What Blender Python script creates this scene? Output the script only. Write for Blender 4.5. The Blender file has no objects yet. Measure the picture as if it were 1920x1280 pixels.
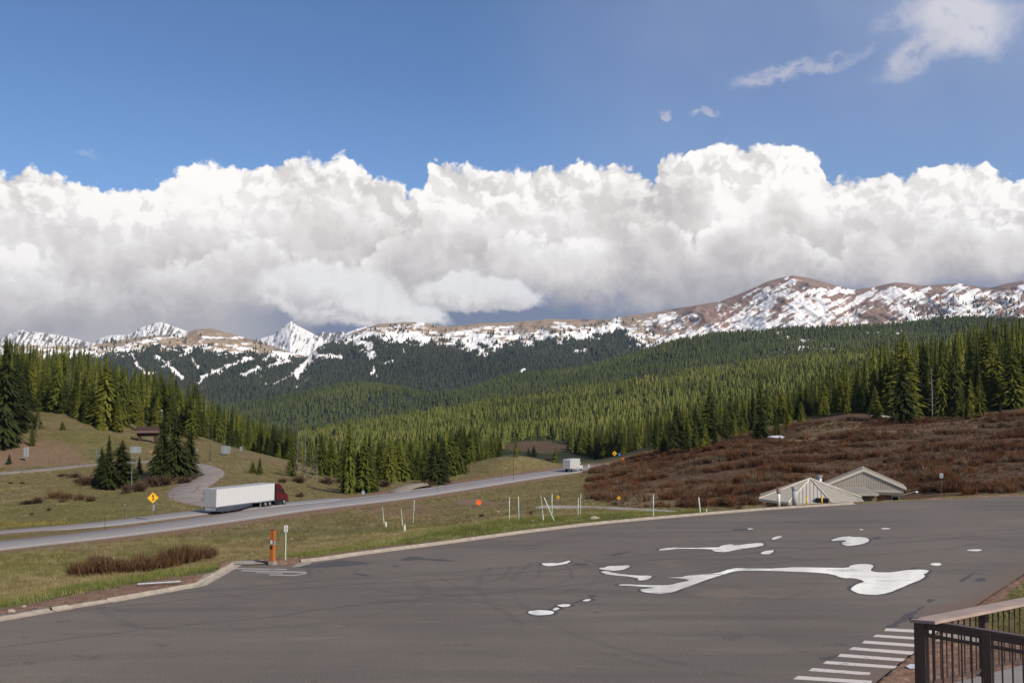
import bpy, bmesh, math, random
import numpy as np
from mathutils import Vector, Matrix
S = bpy.context.scene
C = S.collection
R = math.radians
# ------------------------------------------------------------------ camera
W, H, F = 1920.0, 1280.0, 1867.0
CZ, HOR = 11.5, 735.0
PITCH = math.atan((HOR - H / 2) / F)
cam_data = bpy.data.cameras.new('camera')
cam_data.sensor_width = 36.0
cam_data.lens = 36.0 * F / W
cam_data.clip_start = 0.1
cam_data.clip_end = 60000
cam = bpy.data.objects.new('camera', cam_data)
C.objects.link(cam)
cam.location = (0, 0, CZ)
cam.rotation_euler = (R(90) + PITCH, 0, 0)
S.camera = cam
CP, SP = math.cos(PITCH), math.sin(PITCH)

def ray(px, row):
    """slope of the view ray through a point of the photograph: (x/y, z/y)"""
    a = (px - W / 2) / F
    b = (H / 2 - row) / F
    dy = CP - b * SP
    return a / dy, (SP + b * CP) / dy

# ------------------------------------------------------------------ light
SUN_AZ, SUN_EL = 136.0, 38.0        # degrees clockwise from +Y (the view), above the horizon
sd = Vector((math.sin(R(SUN_AZ)) * math.cos(R(SUN_EL)), math.cos(R(SUN_AZ)) * math.cos(R(SUN_EL)), math.sin(R(SUN_EL))))
sun_data = bpy.data.lights.new('sun', 'SUN')
sun_data.energy = 4.6
sun_data.angle = R(1.2)
sun_data.color = (1.0, 0.915, 0.79)
sun = bpy.data.objects.new('sun', sun_data)
C.objects.link(sun)
sun.rotation_euler = (-sd).to_track_quat('-Z', 'Y').to_euler()
sun.location = (0, 0, 200)
S.view_settings.view_transform = 'Standard'
S.view_settings.look = 'None'
S.view_settings.exposure = 0.0
S.view_settings.gamma = 1.0
S.view_settings.use_curve_mapping = False
S.render.resolution_x, S.render.resolution_y = 1024, 682
S.cycles.max_bounces = 5
S.cycles.diffuse_bounces = 2
S.cycles.glossy_bounces = 3
S.cycles.transparent_max_bounces = 8
S.cycles.volume_bounces = 0

# ------------------------------------------------------------------ node helper
class NT:
    def __init__(s, nt):
        s.nt = nt; s.n = nt.nodes; s.l = nt.links
    def put(s, sock, v):
        if v is None: return
        if isinstance(v, bpy.types.NodeSocket): s.l.new(v, sock)
        elif isinstance(v, (tuple, list)) and len(v) == 3 and sock.type == 'RGBA': sock.default_value = (*v, 1)
        else: sock.default_value = v
    def m(s, op, a, b=None, c=None, clamp=False):
        n = s.n.new('ShaderNodeMath'); n.operation = op; n.use_clamp = clamp
        for i, v in enumerate((a, b, c)): s.put(n.inputs[i], v)
        return n.outputs[0]
    def add(s, a, b): return s.m('ADD', a, b)
    def sub(s, a, b): return s.m('SUBTRACT', a, b)
    def mul(s, a, b): return s.m('MULTIPLY', a, b)
    def ss(s, v, lo, hi, a=0.0, b=1.0, lin=False):
        n = s.n.new('ShaderNodeMapRange'); n.interpolation_type = 'LINEAR' if lin else 'SMOOTHSTEP'
        for i, x in enumerate((v, lo, hi, a, b)): s.put(n.inputs[i], x)
        return n.outputs[0]
    def comb(s, x, y, z=0.0):
        n = s.n.new('ShaderNodeCombineXYZ')
        for i, v in enumerate((x, y, z)): s.put(n.inputs[i], v)
        return n.outputs[0]
    def vm(s, op, a, b=None):
        n = s.n.new('ShaderNodeVectorMath'); n.operation = op
        s.put(n.inputs[0], a); s.put(n.inputs[1], b)
        return n.outputs[0]
    def scale(s, v, k):
        n = s.n.new('ShaderNodeVectorMath'); n.operation = 'SCALE'
        s.put(n.inputs[0], v); s.put(n.inputs[3], k); return n.outputs[0]
    def sep(s, v):
        n = s.n.new('ShaderNodeSeparateXYZ'); s.put(n.inputs[0], v); return n.outputs
    def noise(s, v, scale, detail=3.0, rough=0.5, dist=0.0, color=False, dim='3D', w=None):
        n = s.n.new('ShaderNodeTexNoise'); n.noise_dimensions = dim
        s.put(n.inputs['Vector'], v); n.inputs['Scale'].default_value = scale
        n.inputs['Detail'].default_value = detail; n.inputs['Roughness'].default_value = rough
        n.inputs['Distortion'].default_value = dist
        return n.outputs['Color' if color else 'Fac']
    def vor(s, v, scale, detail=0.0, feature='F1', dim='2D', smooth=0.5, rough=0.5):
        n = s.n.new('ShaderNodeTexVoronoi'); n.voronoi_dimensions = dim; n.feature = feature
        s.put(n.inputs['Vector'], v); n.inputs['Scale'].default_value = scale
        if 'Detail' in n.inputs: n.inputs['Detail'].default_value = detail; n.inputs['Roughness'].default_value = rough
        if feature == 'SMOOTH_F1': n.inputs['Smoothness'].default_value = smooth
        return n.outputs['Distance']
    def mix(s, f, a, b, mode='MIX'):
        n = s.n.new('ShaderNodeMix'); n.data_type = 'RGBA'; n.blend_type = mode
        s.put(n.inputs[0], f); s.put(n.inputs[6], a); s.put(n.inputs[7], b)
        return n.outputs[2]
    def mixf(s, f, a, b):
        n = s.n.new('ShaderNodeMix'); s.put(n.inputs[0], f); s.put(n.inputs[2], a); s.put(n.inputs[3], b)
        return n.outputs[0]
    def ramp(s, f, stops, interp='LINEAR'):
        n = s.n.new('ShaderNodeValToRGB'); s.put(n.inputs[0], f); cr = n.color_ramp; cr.interpolation = interp
        while len(cr.elements) < len(stops): cr.elements.new(0.5)
        for e, (p, c) in zip(cr.elements, stops): e.position = p; e.color = (*c, 1) if len(c) == 3 else c
        return n.outputs[0]
    def curve(s, x, pts):
        """piecewise curve through pts, x and y already in 0..1"""
        n = s.n.new('ShaderNodeFloatCurve'); s.put(n.inputs[1], x)
        cu = n.mapping.curves[0]
        n.mapping.use_clip = False
        pts = sorted(pts)
        cu.points[0].location = pts[0]; cu.points[-1].location = pts[-1]
        for p in pts[1:-1]: cu.points.new(*p)
        for p in cu.points: p.handle_type = 'AUTO_CLAMPED'
        n.mapping.update()
        return n.outputs[0]

def lin(r, g, b):
    return tuple(((c / 255) / 12.92 if c <= 10.31 else ((c / 255 + 0.055) / 1.055) ** 2.4) for c in (r, g, b))

# ------------------------------------------------------------------ sky with its clouds, in directions of the sky
world = bpy.data.worlds.new('World'); S.world = world; world.use_nodes = True
wt = world.node_tree; wt.nodes.clear(); q = NT(wt)
bg = wt.nodes.new('ShaderNodeBackground'); wo = wt.nodes.new('ShaderNodeOutputWorld')
wt.links.new(bg.outputs[0], wo.inputs[0])
tc = wt.nodes.new('ShaderNodeTexCoord').outputs['Generated']
dx, dy_, dz = q.sep(tc)[:3]
hl = q.m('MAXIMUM', q.m('SQRT', q.add(q.mul(dx, dx), q.mul(dy_, dy_))), 0.02)
A = q.mul(q.m('ARCTAN2', dx, dy_), F)          # azimuth, in 1/1867 rad
E = q.mul(q.m('DIVIDE', dz, hl), F)            # height above the horizon, same unit
def AE(px, row):
    u, v = ray(px, row)
    az = math.atan(u)
    return az * F, v * math.cos(az) * F
def outline(a, pts):
    k = [AE(*p) for p in pts]
    k = [(-1000, k[0][1])] + k + [(1000, k[-1][1])]
    return q.sub(q.mul(q.curve(q.ss(a, -1000, 1000, lin=True), [((x + 1000) / 2000, (y + 100) / 800) for x, y in k]), 800), 100)

nz = wt.nodes.new('ShaderNodeTexSky'); nz.sky_type = 'NISHITA'; nz.sun_disc = False
nz.sun_elevation = R(SUN_EL); nz.sun_rotation = R(SUN_AZ)
nz.altitude = 3200; nz.air_density = 1.0; nz.dust_density = 0.6; nz.ozone_density = 1.6
sky = q.mix(1.0, nz.outputs[0], (0.076, 0.099, 0.124), 'MULTIPLY')
# thin veil: whiter towards the right and the top right
P = q.comb(A, E, 0.0)
veil = q.mul(q.ss(A, -150, 520), q.ss(E, 760, 180, 1.0, 0.35))
veil = q.mul(veil, q.ss(q.noise(P, 1 / 420, 3, 0.5), 0.28, 0.7, 0.45, 1.0))
sky = q.mix(q.mul(veil, 0.80), sky, lin(158, 170, 203))
sky = q.mix(q.ss(E, 620, 250, 0.06, 0.34), sky, lin(138, 182, 228))
# domes of billowing cloud
def billow(v, w=0.0):
    d1 = q.vor(v, 1 / 88, 0, 'SMOOTH_F1', smooth=0.35)
    d2 = q.vor(v, 1 / 36, 2.0, 'F1', rough=0.62)
    h = q.add(q.mul(q.m('POWER', d1, 1.6), -30.0), q.mul(d2, -19.0))
    return h
wn = q.noise(P, 1 / 75, 5, 0.6, color=True)
wn2 = q.vm('SUBTRACT', wn, (0.5, 0.5, 0.5))
Pw = q.vm('ADD', P, q.scale(wn2, 46.0))
Aw, Ew = q.sep(Pw)[:2]
h0 = billow(Pw)
h1 = billow(q.vm('ADD', Pw, (13.0, 15.0, 0.0)))
relief = q.sub(h0, h1)
Pm = q.vm('ADD', P, q.scale(wn2, 80.0))
hm0 = q.vor(Pm, 1 / 190, 1.0, 'SMOOTH_F1', smooth=0.25, rough=0.5)
hm1 = q.vor(q.vm('ADD', Pm, (34.0, 42.0, 0.0)), 1 / 190, 1.0, 'SMOOTH_F1', smooth=0.25, rough=0.5)
mass = q.ss(q.sub(hm1, hm0), -0.30, 0.34)
fine = q.noise(P, 1 / 26, 6, 0.62)
big = q.noise(P, 1 / 235, 3, 0.5)
big2 = q.noise(q.vm('ADD', P, (731.0, 97.0, 3.0)), 1 / 130, 4, 0.55)
def lay(pts, soft0=4.0, amp=1.0):
    T = outline(Aw, pts)
    return q.add(q.sub(T, Ew), q.add(q.mul(h0, amp), q.add(q.mul(fine, 14.0 * amp), 16.0 * amp)))
top1 = [(-60, 322), (0, 322), (50, 318), (100, 319), (150, 328), (200, 348), (270, 352), (330, 322), (370, 306), (440, 309), (520, 312), (560, 300),
        (600, 290), (640, 286), (662, 306), (700, 335), (760, 352), (793, 353), (800, 316), (830, 303), (870, 318), (960, 313), (1000, 314), (1060, 322),
        (1090, 306), (1130, 303), (1190, 316), (1228, 332), (1240, 298), (1290, 283), (1340, 272), (1400, 279), (1480, 262), (1530, 288), (1562, 325),
        (1650, 325), (1750, 314), (1830, 306), (1880, 335), (1920, 340), (1990, 345)]
top2 = [(-60, 390), (0, 392), (120, 410), (200, 432), (300, 450), (420, 425), (520, 455), (620, 480), (645, 430), (720, 392), (800, 385), (870, 365), (930, 392),
        (1000, 405), (1060, 392), (1150, 378), (1210, 352), (1262, 322), (1330, 304), (1385, 318), (1402, 372), (1460, 400), (1510, 374), (1560, 386),
        (1590, 420), (1650, 405), (1690, 378), (1760, 357), (1850, 343), (1920, 362), (1990, 380)]
top3 = [(-60, 500), (0, 505), (120, 520), (230, 528), (320, 500), (400, 505), (470, 500), (560, 512), (640, 545), (730, 500), (820, 470), (900, 450), (1000, 470),
        (1100, 490), (1180, 470), (1260, 455), (1340, 478), (1430, 470), (1500, 440), (1570, 452), (1650, 470), (1740, 440), (1830, 455), (1920, 440), (1990, 440)]
low = [(-60, 622), (0, 620), (150, 612), (250, 610), (340, 604), (430, 590), (480, 580), (600, 588), (700, 590), (790, 578), (880, 567), (990, 555), (1080, 562), (1180, 580),
       (1260, 586), (1340, 584), (1400, 560), (1480, 545), (1560, 540), (1640, 528), (1720, 530), (1820, 512), (1920, 505), (1990, 505)]
d1 = lay(top1)
a1 = q.ss(d1, -2.0, 9.0)
lit = q.ss(relief, -9.0, 9.0)
near = q.ss(d1, 10, 120, 1.0, 0.30)
litn = q.mul(q.sub(lit, 0.5), near)
g1 = q.ss(d1, 0, 170, 1.0, 0.0)
bb = q.add(q.mul(q.sub(big, 0.5), 0.7), q.mul(q.sub(big2, 0.5), 0.40))
v1 = q.add(q.add(q.mul(g1, 0.22), q.mul(litn, 0.30)), q.add(q.mul(mass, 0.22), q.add(bb, 0.60)))
v = v1
topa = [(-60, 350), (0, 352), (90, 345), (160, 372), (250, 385), (330, 360), (420, 340), (500, 352), (570, 335), (660, 350), (740, 385), (830, 352), (900, 345), (960, 362),
        (1040, 372), (1110, 340), (1180, 345), (1250, 350), (1300, 318), (1420, 345), (1470, 300), (1520, 330), (1580, 355), (1660, 340), (1740, 350), (1810, 325), (1880, 360), (1990, 365)]
topb = [(-60, 440), (0, 450), (100, 470), (180, 440), (260, 470), (380, 480), (480, 445), (560, 478), (650, 500), (740, 440), (830, 420), (900, 470), (980, 440), (1080, 450), (1150, 425),
        (1230, 420), (1300, 440), (1345, 400), (1440, 410), (1500, 445), (1560, 470), (1620, 430), (1700, 440), (1780, 395), (1850, 400), (1990, 410)]
topc = [(-60, 560), (0, 556), (120, 545), (240, 560), (330, 535), (420, 548), (520, 556), (640, 560), (760, 545), (860, 520), (960, 530), (1060, 520), (1160, 530), (1240, 510), (1330, 520), (1420, 500),
        (1510, 490), (1600, 500), (1700, 480), (1800, 490), (1990, 480)]
for kk, (tp, amp, peak, drop, fade, soft, seed, lo_) in enumerate((
        (topa, 1.1, 0.97, 0.34, 120, 7, 11.0, 0.26), (top2, 1.25, 0.80, 0.34, 130, 14, 31.0, 0.32), (topb, 1.3, 0.90, 0.46, 110, 12, 57.0, 0.28),
        (top3, 1.3, 0.76, 0.40, 110, 22, 83.0, 0.28), (topc, 1.2, 0.56, 0.26, 70, 36, 119.0, 0.20))):
    dk = lay(tp, amp=amp)
    mk = q.ss(q.noise(q.vm('ADD', P, (seed, seed * 31.0, seed)), 1 / 150, 2, 0.5), lo_ + 0.10, lo_ + 0.28, 0.0 if kk else 0.0, 1.0)
    ak = q.mul(q.ss(dk, -6, soft), mk)
    vk = q.add(q.add(q.ss(dk, 0, fade, peak, peak - drop), q.mul(litn, 0.36)), q.add(q.mul(q.sub(mass, 0.5), 0.10), q.mul(bb, 0.9)))
    v = q.mixf(ak, v, vk)
v = q.sub(v, q.ss(E, 350, 150, 0.0, 0.13))
v = q.add(v, q.mul(q.ss(A, -260, -560), q.ss(E, 330, 180, 0.0, 0.13)))
cloud = q.ramp(v, [(0.0, lin(148, 149, 162)), (0.26, lin(182, 178, 181)), (0.45, lin(206, 202, 202)), (0.66, lin(232, 228, 226)), (0.86, lin(252, 251, 250)), (1.0, lin(255, 255, 255))])
cloud = q.mix(q.ss(v, 0.82, 1.0), cloud, (1.14, 1.12, 1.10))
cloud = q.mix(1.0, cloud, (1.0, 0.975, 0.945), 'MULTIPLY')
col = q.mix(a1, sky, cloud)
# the dark rain-blue air under the cloud bank
dl = q.add(q.sub(outline(A, low), q.sep(q.vm('ADD', P, q.scale(wn2, 90.0)))[1]), q.mul(q.sub(big2, 0.5), 110.0))
base = q.mix(q.ss(A, -560, -330), lin(186, 182, 183), lin(112, 124, 152))
base = q.mix(q.ss(A, 380, 620), base, lin(138, 143, 168))
col = q.mix(q.mul(q.ss(dl, -28, 24), 0.95), col, base)
# two low bright clouds in front
def puff(cx, cy, rx, ry, skew=0.0, hard=0.34):
    a0, e0 = AE(cx, cy)
    xx = q.m('DIVIDE', q.sub(Aw, a0), rx)
    yy = q.m('DIVIDE', q.sub(q.sub(Ew, e0), q.mul(q.sub(Aw, a0), skew)), ry)
    yy2 = q.mixf(q.m('LESS_THAN', yy, 0.0), yy, q.mul(yy, 1.7))
    r = q.m('SQRT', q.add(q.mul(xx, xx), q.mul(yy2, yy2)))
    r = q.sub(q.add(r, q.mul(q.sub(0.5, fine), 0.55)), q.mul(h0, -0.006))
    return q.ss(r, 1.0 + hard * .5, 0.82), yy
for args in ((640, 568, 125, 62, -0.13), (715, 582, 105, 34, -0.16), (893, 556, 108, 42, -0.04), (590, 545, 70, 48, -0.1)):
    m_, yy = puff(*args)
    vv = q.add(q.add(q.ss(yy, -1.0, 0.5, 0.30, 0.92), q.mul(lit, 0.22)), q.mul(q.sub(big2, 0.5), 0.4))
    cc = q.ramp(vv, [(0.0, lin(165, 163, 172)), (0.5, lin(214, 209, 208)), (0.8, lin(243, 239, 235)), (1.0, lin(252, 250, 247))])
    col = q.mix(q.mul(m_, 0.95), col, cc)
# high wisps at the upper right
def wisp(cx, cy, rx, ry, skew, k, sc=1 / 60, lo=0.36, hi=0.62, colr=(208, 206, 216)):
    a0, e0 = AE(cx, cy)
    Pv = q.vm('ADD', P, q.scale(q.vm('SUBTRACT', q.noise(P, 1 / 110, 6, 0.62, color=True), (0.5, 0.5, 0.5)), 110.0))
    ax, ex = q.sep(Pv)[:2]
    xx = q.m('DIVIDE', q.sub(ax, a0), rx)
    yy = q.m('DIVIDE', q.sub(q.sub(ex, e0), q.mul(q.sub(ax, a0), skew)), ry)
    r = q.m('SQRT', q.add(q.mul(xx, xx), q.mul(yy, yy)))
    ms = q.mul(q.ss(r, 1.15, 0.45), q.ss(q.noise(q.vm('MULTIPLY', Pv, (1.0, 1.5, 1.0)), sc, 6, 0.6), lo, hi))
    return q.mul(ms, k), lin(*colr)
for args in ((1800, 42, 92, 62, -0.12, 0.93, 1 / 90, 0.22, 0.44, (216, 215, 223)), (1722, 95, 74, 40, 0.42, 0.68, 1 / 60, 0.32, 0.6), (1700, 20, 60, 34, 0.4, 0.5, 1 / 50, 0.32, 0.6), (1455, 138, 84, 20, 0.2, 0.62, 1 / 40, 0.34, 0.6),
             (1560, 122, 74, 15, 0.3, 0.5, 1 / 34, 0.36, 0.6), (1332, 211, 30, 7, 0, 0.55, 1 / 30, 0.3, 0.5), (1254, 213, 13, 8, 0, 0.6, 1 / 30, 0.25, 0.45), (172, 288, 22, 10, -0.2, 0.3, 1 / 30, 0.3, 0.6)):
    ms, cc = wisp(*args)
    col = q.mix(ms, col, cc)
# below the horizon: the tone of the land
col = q.mix(q.ss(E, 0, -60), col, (0.10, 0.10, 0.085))
wt.links.new(col, bg.inputs[0])
bg.inputs[1].default_value = 1.0
world.cycles.sampling_method = 'MANUAL'
world.cycles.sample_map_resolution = 512
# ------------------------------------------------------------------ numpy noise
def _h(ix, iy, seed):
    h = (ix.astype(np.int64) * 374761393 + iy.astype(np.int64) * 668265263 + seed * 1274126177) & 0xffffffff
    h = ((h ^ (h >> 13)) * 1103515245) & 0xffffffff
    h = ((h ^ (h >> 16)) * 2246822519) & 0xffffffff
    return ((h ^ (h >> 15)) & 0xffffff) / float(0xffffff)
def vnoise(x, y, seed=0):
    x = np.asarray(x, float); y = np.asarray(y, float)
    ix, iy = np.floor(x), np.floor(y)
    fx, fy = x - ix, y - iy
    fx = fx * fx * fx * (fx * (fx * 6 - 15) + 10); fy = fy * fy * fy * (fy * (fy * 6 - 15) + 10)
    a, b, c, d = _h(ix, iy, seed), _h(ix + 1, iy, seed), _h(ix, iy + 1, seed), _h(ix + 1, iy + 1, seed)
    return (a * (1 - fx) + b * fx) * (1 - fy) + (c * (1 - fx) + d * fx) * fy
def fbm(x, y, seed=0, octv=4, gain=0.5, ridged=False):
    s = 0; a = 1.0; t = 0
    for k in range(octv):
        n = vnoise(x * 2.03 ** k + 17.3 * k, y * 2.03 ** k - 9.1 * k, seed + k)
        if ridged: n = 1 - np.abs(2 * n - 1)
        s = s + a * n; t += a; a *= gain
    return s / t
def sstep(x, a, b):
    t = np.clip((x - a) / (b - a), 0, 1)
    return t * t * (3 - 2 * t)
def interp(x, pts):
    pts = sorted(pts)
    return np.interp(x, [p[0] for p in pts], [p[1] for p in pts])

# ------------------------------------------------------------------ parking lot outline on the plane z = 0
def flat(px, row, z=0.0):
    u, v = ray(px, row); D = (z - CZ) / v
    return (u * D, D)
EDGE = [(0, 1160), (100, 1143), (200, 1127), (300, 1109), (374, 1096), (392, 1078), (404, 1062), (440, 1058), (500, 1057.5), (546, 1059), (600, 1048), (720, 1032), (840, 1017), (960, 1000), (1120, 981),
        (1280, 967), (1440, 954), (1600, 944), (1760, 936), (1920, 929)]
EW = [flat(*p) for p in EDGE]
EX = [-90.0, -60.0] + [p[0] for p in EW] + [120.0, 200.0]
EY = [-40.0, 2.0] + [p[1] for p in EW] + [128.0, 140.0]
RW = [flat(*p) for p in ((1640, 1280), (1702, 1230), (1760, 1180), (1850, 1120), (1925, 1072))]
RX = [2.0, 9.0] + [p[0] for p in RW] + [48.0, 90.0, 200.0]
RY = [-30.0, 30.0] + [p[1] for p in RW] + [80.0, 101.0, 120.0]
def edge_y(x): return np.interp(x, EX, EY)
def right_y(x): return np.interp(x, RX, RY)

# ------------------------------------------------------------------ highway and side roads as centre lines x, y, z
def onroad(px, row, z): return (*flat(px, row, z), z)
HWY = [(-75.5, 112.0, -7.75)] + [onroad(*p) for p in ((0, 1021, -7.9), (200, 1001, -8.1), (400, 974, -8.6), (560, 950, -9.1), (720, 933, -9.8), (830, 917, -10.4), (960, 897, -11.1), (1060, 883, -11.8), (1140, 872, -12.3))]
_a, _b = HWY[-2], HWY[-1]
HWY += [(_b[0] + 22, _b[1] + 30, -12.6), (_b[0] + 62, _b[1] + 62, -13.0)]
HWY = [(-96, 88, -7.6)] + HWY
RAMP = [(-99, 103, -7.7)] + [onroad(*p) for p in ((0, 998, -8.1), (100, 990, -8.2), (200, 981, -8.3), (300, 968, -8.5), (400, 956, -8.75), (480, 948, -8.9), (560, 942, -9.2), (640, 934, -9.6))]
LOOP_PIX = [(-260, 905, -7.4), (0, 887, -7.2), (100, 878, -7.0), (190, 869, -6.6), (280, 864, -6.3), (340, 866, -6.6), (385, 876, -7.2), (398, 888, -7.6), (372, 905, -7.9), (345, 921, -8.2), (352, 934, -8.6), (400, 944, -8.85), (450, 951, -8.95)]
LOOP = [onroad(*p) for p in LOOP_PIX]
SPUR = [onroad(*p) for p in ((738, 923, -10.1), (752, 915, -9.9), (772, 908, -9.7), (795, 905, -9.6))]
PATH = [onroad(*p) for p in ((1012, 949, -4.6), (1080, 950, -4.4), (1160, 952.5, -3.8), (1230, 957, -3.0), (1290, 962, -2.0), (1340, 961, -1.2), (1400, 958, -0.5))]
def smooth_line(pts, step=2.0, it=3):
    p = np.array(pts, float)
    for _ in range(it):
        a = p[:-1] * .75 + p[1:] * .25; b = p[:-1] * .25 + p[1:] * .75
        n = np.empty((2 * len(a), 3)); n[0::2] = a; n[1::2] = b
        p = np.vstack([p[:1], n, p[-1:]])
    d = np.r_[0, np.cumsum(np.linalg.norm(np.diff(p[:, :2], axis=0), axis=1))]
    t = np.linspace(0, d[-1], max(2, int(d[-1] / step)))
    return np.stack([np.interp(t, d, p[:, k]) for k in range(3)], 1)
LINES = {'hwy': (smooth_line(HWY), 4.9), 'ramp': (smooth_line(RAMP), 2.7), 'loop': (smooth_line(LOOP, 1.0), 3.1), 'spur': (smooth_line(SPUR, 1.0), 1.1), 'path': (smooth_line(PATH, 1.0), 1.3)}
def line_dist(x, y, line):
    """distance to a line and the line's height there"""
    best = np.full(x.shape, 1e9); zz = np.zeros(x.shape)
    for i in range(0, len(line) - 1):
        a, b = line[i], line[i + 1]
        d = b[:2] - a[:2]; L = (d ** 2).sum()
        t = np.clip(((x - a[0]) * d[0] + (y - a[1]) * d[1]) / L, 0, 1)
        q_ = np.hypot(x - a[0] - t * d[0], y - a[1] - t * d[1])
        m_ = q_ < best
        best = np.where(m_, q_, best); zz = np.where(m_, a[2] + t * (b[2] - a[2]), zz)
    return best, zz

# ------------------------------------------------------------------ land as sheets over (u = x / y, y)
class Sheet:
    def __init__(s, cols, un, D0, D1, nd, su=14, sdp=9):
        s.un = un; s.ld = np.linspace(math.log(D0), math.log(D1), nd)
        Dn = np.exp(s.ld)
        cu = []; tab = []
        for px, pr in cols:
            cu.append((px - 960) / F)
            ds = []; zs = []
            for D, val in pr:
                if isinstance(val, str): z = float(val)
                else: z = CZ + ray(960, val)[1] * D
                ds.append(math.log(D)); zs.append(z)
            tab.append(np.interp(s.ld, ds, zs))
        tab = np.array(tab)
        # monotone smooth interpolation across the columns
        Hh = np.empty((len(un), nd))
        for j in range(nd): Hh[:, j] = np.interp(un, cu, tab[:, j])
        s.h = s.blur(s.blur(Hh, su, 0), sdp, 1)
        s.U, s.L = np.meshgrid(un, s.ld, indexing='ij')
        s.Y = np.exp(s.L); s.X = s.U * s.Y
    @staticmethod
    def blur(a, r, axis):
        k = np.exp(-np.linspace(-2, 2, 2 * r + 1) ** 2); k /= k.sum()
        p = np.pad(a, [(r, r) if i == axis else (0, 0) for i in range(2)], mode='edge')
        out = np.zeros_like(a)
        for i, w_ in enumerate(k):
            out += w_ * (p[i:i + a.shape[0], :] if axis == 0 else p[:, i:i + a.shape[1]])
        return out
    def idx(s, x, y):
        y = np.maximum(np.asarray(y, float), 1e-3); u = np.asarray(x, float) / y
        fi = np.interp(u, s.un, np.arange(len(s.un))); fj = np.interp(np.log(y), s.ld, np.arange(len(s.ld)))
        i = np.minimum(fi.astype(int), len(s.un) - 2); j = np.minimum(fj.astype(int), len(s.ld) - 2)
        return i, j, fi - i, fj - j
    def z(s, x, y, arr=None):
        a = s.h if arr is None else arr
        i, j, fu, fv = s.idx(x, y)
        return (a[i, j] * (1 - fu) + a[i + 1, j] * fu) * (1 - fv) + (a[i, j + 1] * (1 - fu) + a[i + 1, j + 1] * fu) * fv
    def hit(s, px, row, d0=None, d1=None):
        """first point of the land seen through a point of the photograph"""
        u, v = ray(px, row)
        D = np.exp(np.linspace(math.log(d0) if d0 else s.ld[0], math.log(d1) if d1 else s.ld[-1], 3000))
        g = s.z(u * D, D) - (CZ + v * D)
        k = np.nonzero(g >= 0)[0]
        if len(k) == 0: k = [int(np.argmax(g))]
        D = D[k[0]]
        return Vector((u * D, D, float(s.z(u * D, D))))
    def build(s, name, mat, attrs):
        nu, nd = s.h.shape
        me = bpy.data.meshes.new(name)
        co = np.stack([s.X, s.Y, s.h], -1).reshape(-1, 3)
        i = np.arange(nu * nd).reshape(nu, nd)
        f = np.stack([i[:-1, :-1], i[1:, :-1], i[1:, 1:], i[:-1, 1:]], -1).reshape(-1, 4)
        fill_mesh(me, co, f)
        for k, a in attrs.items(): put_attr(me, k, a.reshape(nu * nd, -1))
        me.polygons.foreach_set('use_smooth', np.ones(len(f), bool))
        me.materials.append(mat)
        o = bpy.data.objects.new(name, me); C.objects.link(o); o['kind'] = 'structure'
        return o
def fill_mesh(me, co, f):
    """faces f: an n x k index array"""
    co = np.ascontiguousarray(co, np.float32); f = np.ascontiguousarray(f, np.int32)
    n, k = f.shape
    me.vertices.add(len(co)); me.vertices.foreach_set('co', co.ravel())
    me.loops.add(n * k); me.loops.foreach_set('vertex_index', f.ravel())
    me.polygons.add(n); me.polygons.foreach_set('loop_start', np.arange(0, n * k, k, dtype=np.int32))
    me.update(calc_edges=True)
def put_attr(me, name, a):
    a = np.ascontiguousarray(a, np.float32)
    if a.shape[1] == 1:
        at = me.attributes.new(name, 'FLOAT', 'POINT'); at.data.foreach_set('value', a.ravel())
    else:
        if a.shape[1] == 3: a = np.concatenate([a, np.ones((len(a), 1), np.float32)], 1)
        at = me.attributes.new(name, 'FLOAT_COLOR', 'POINT'); at.data.foreach_set('color', np.ascontiguousarray(a).ravel())

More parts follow.
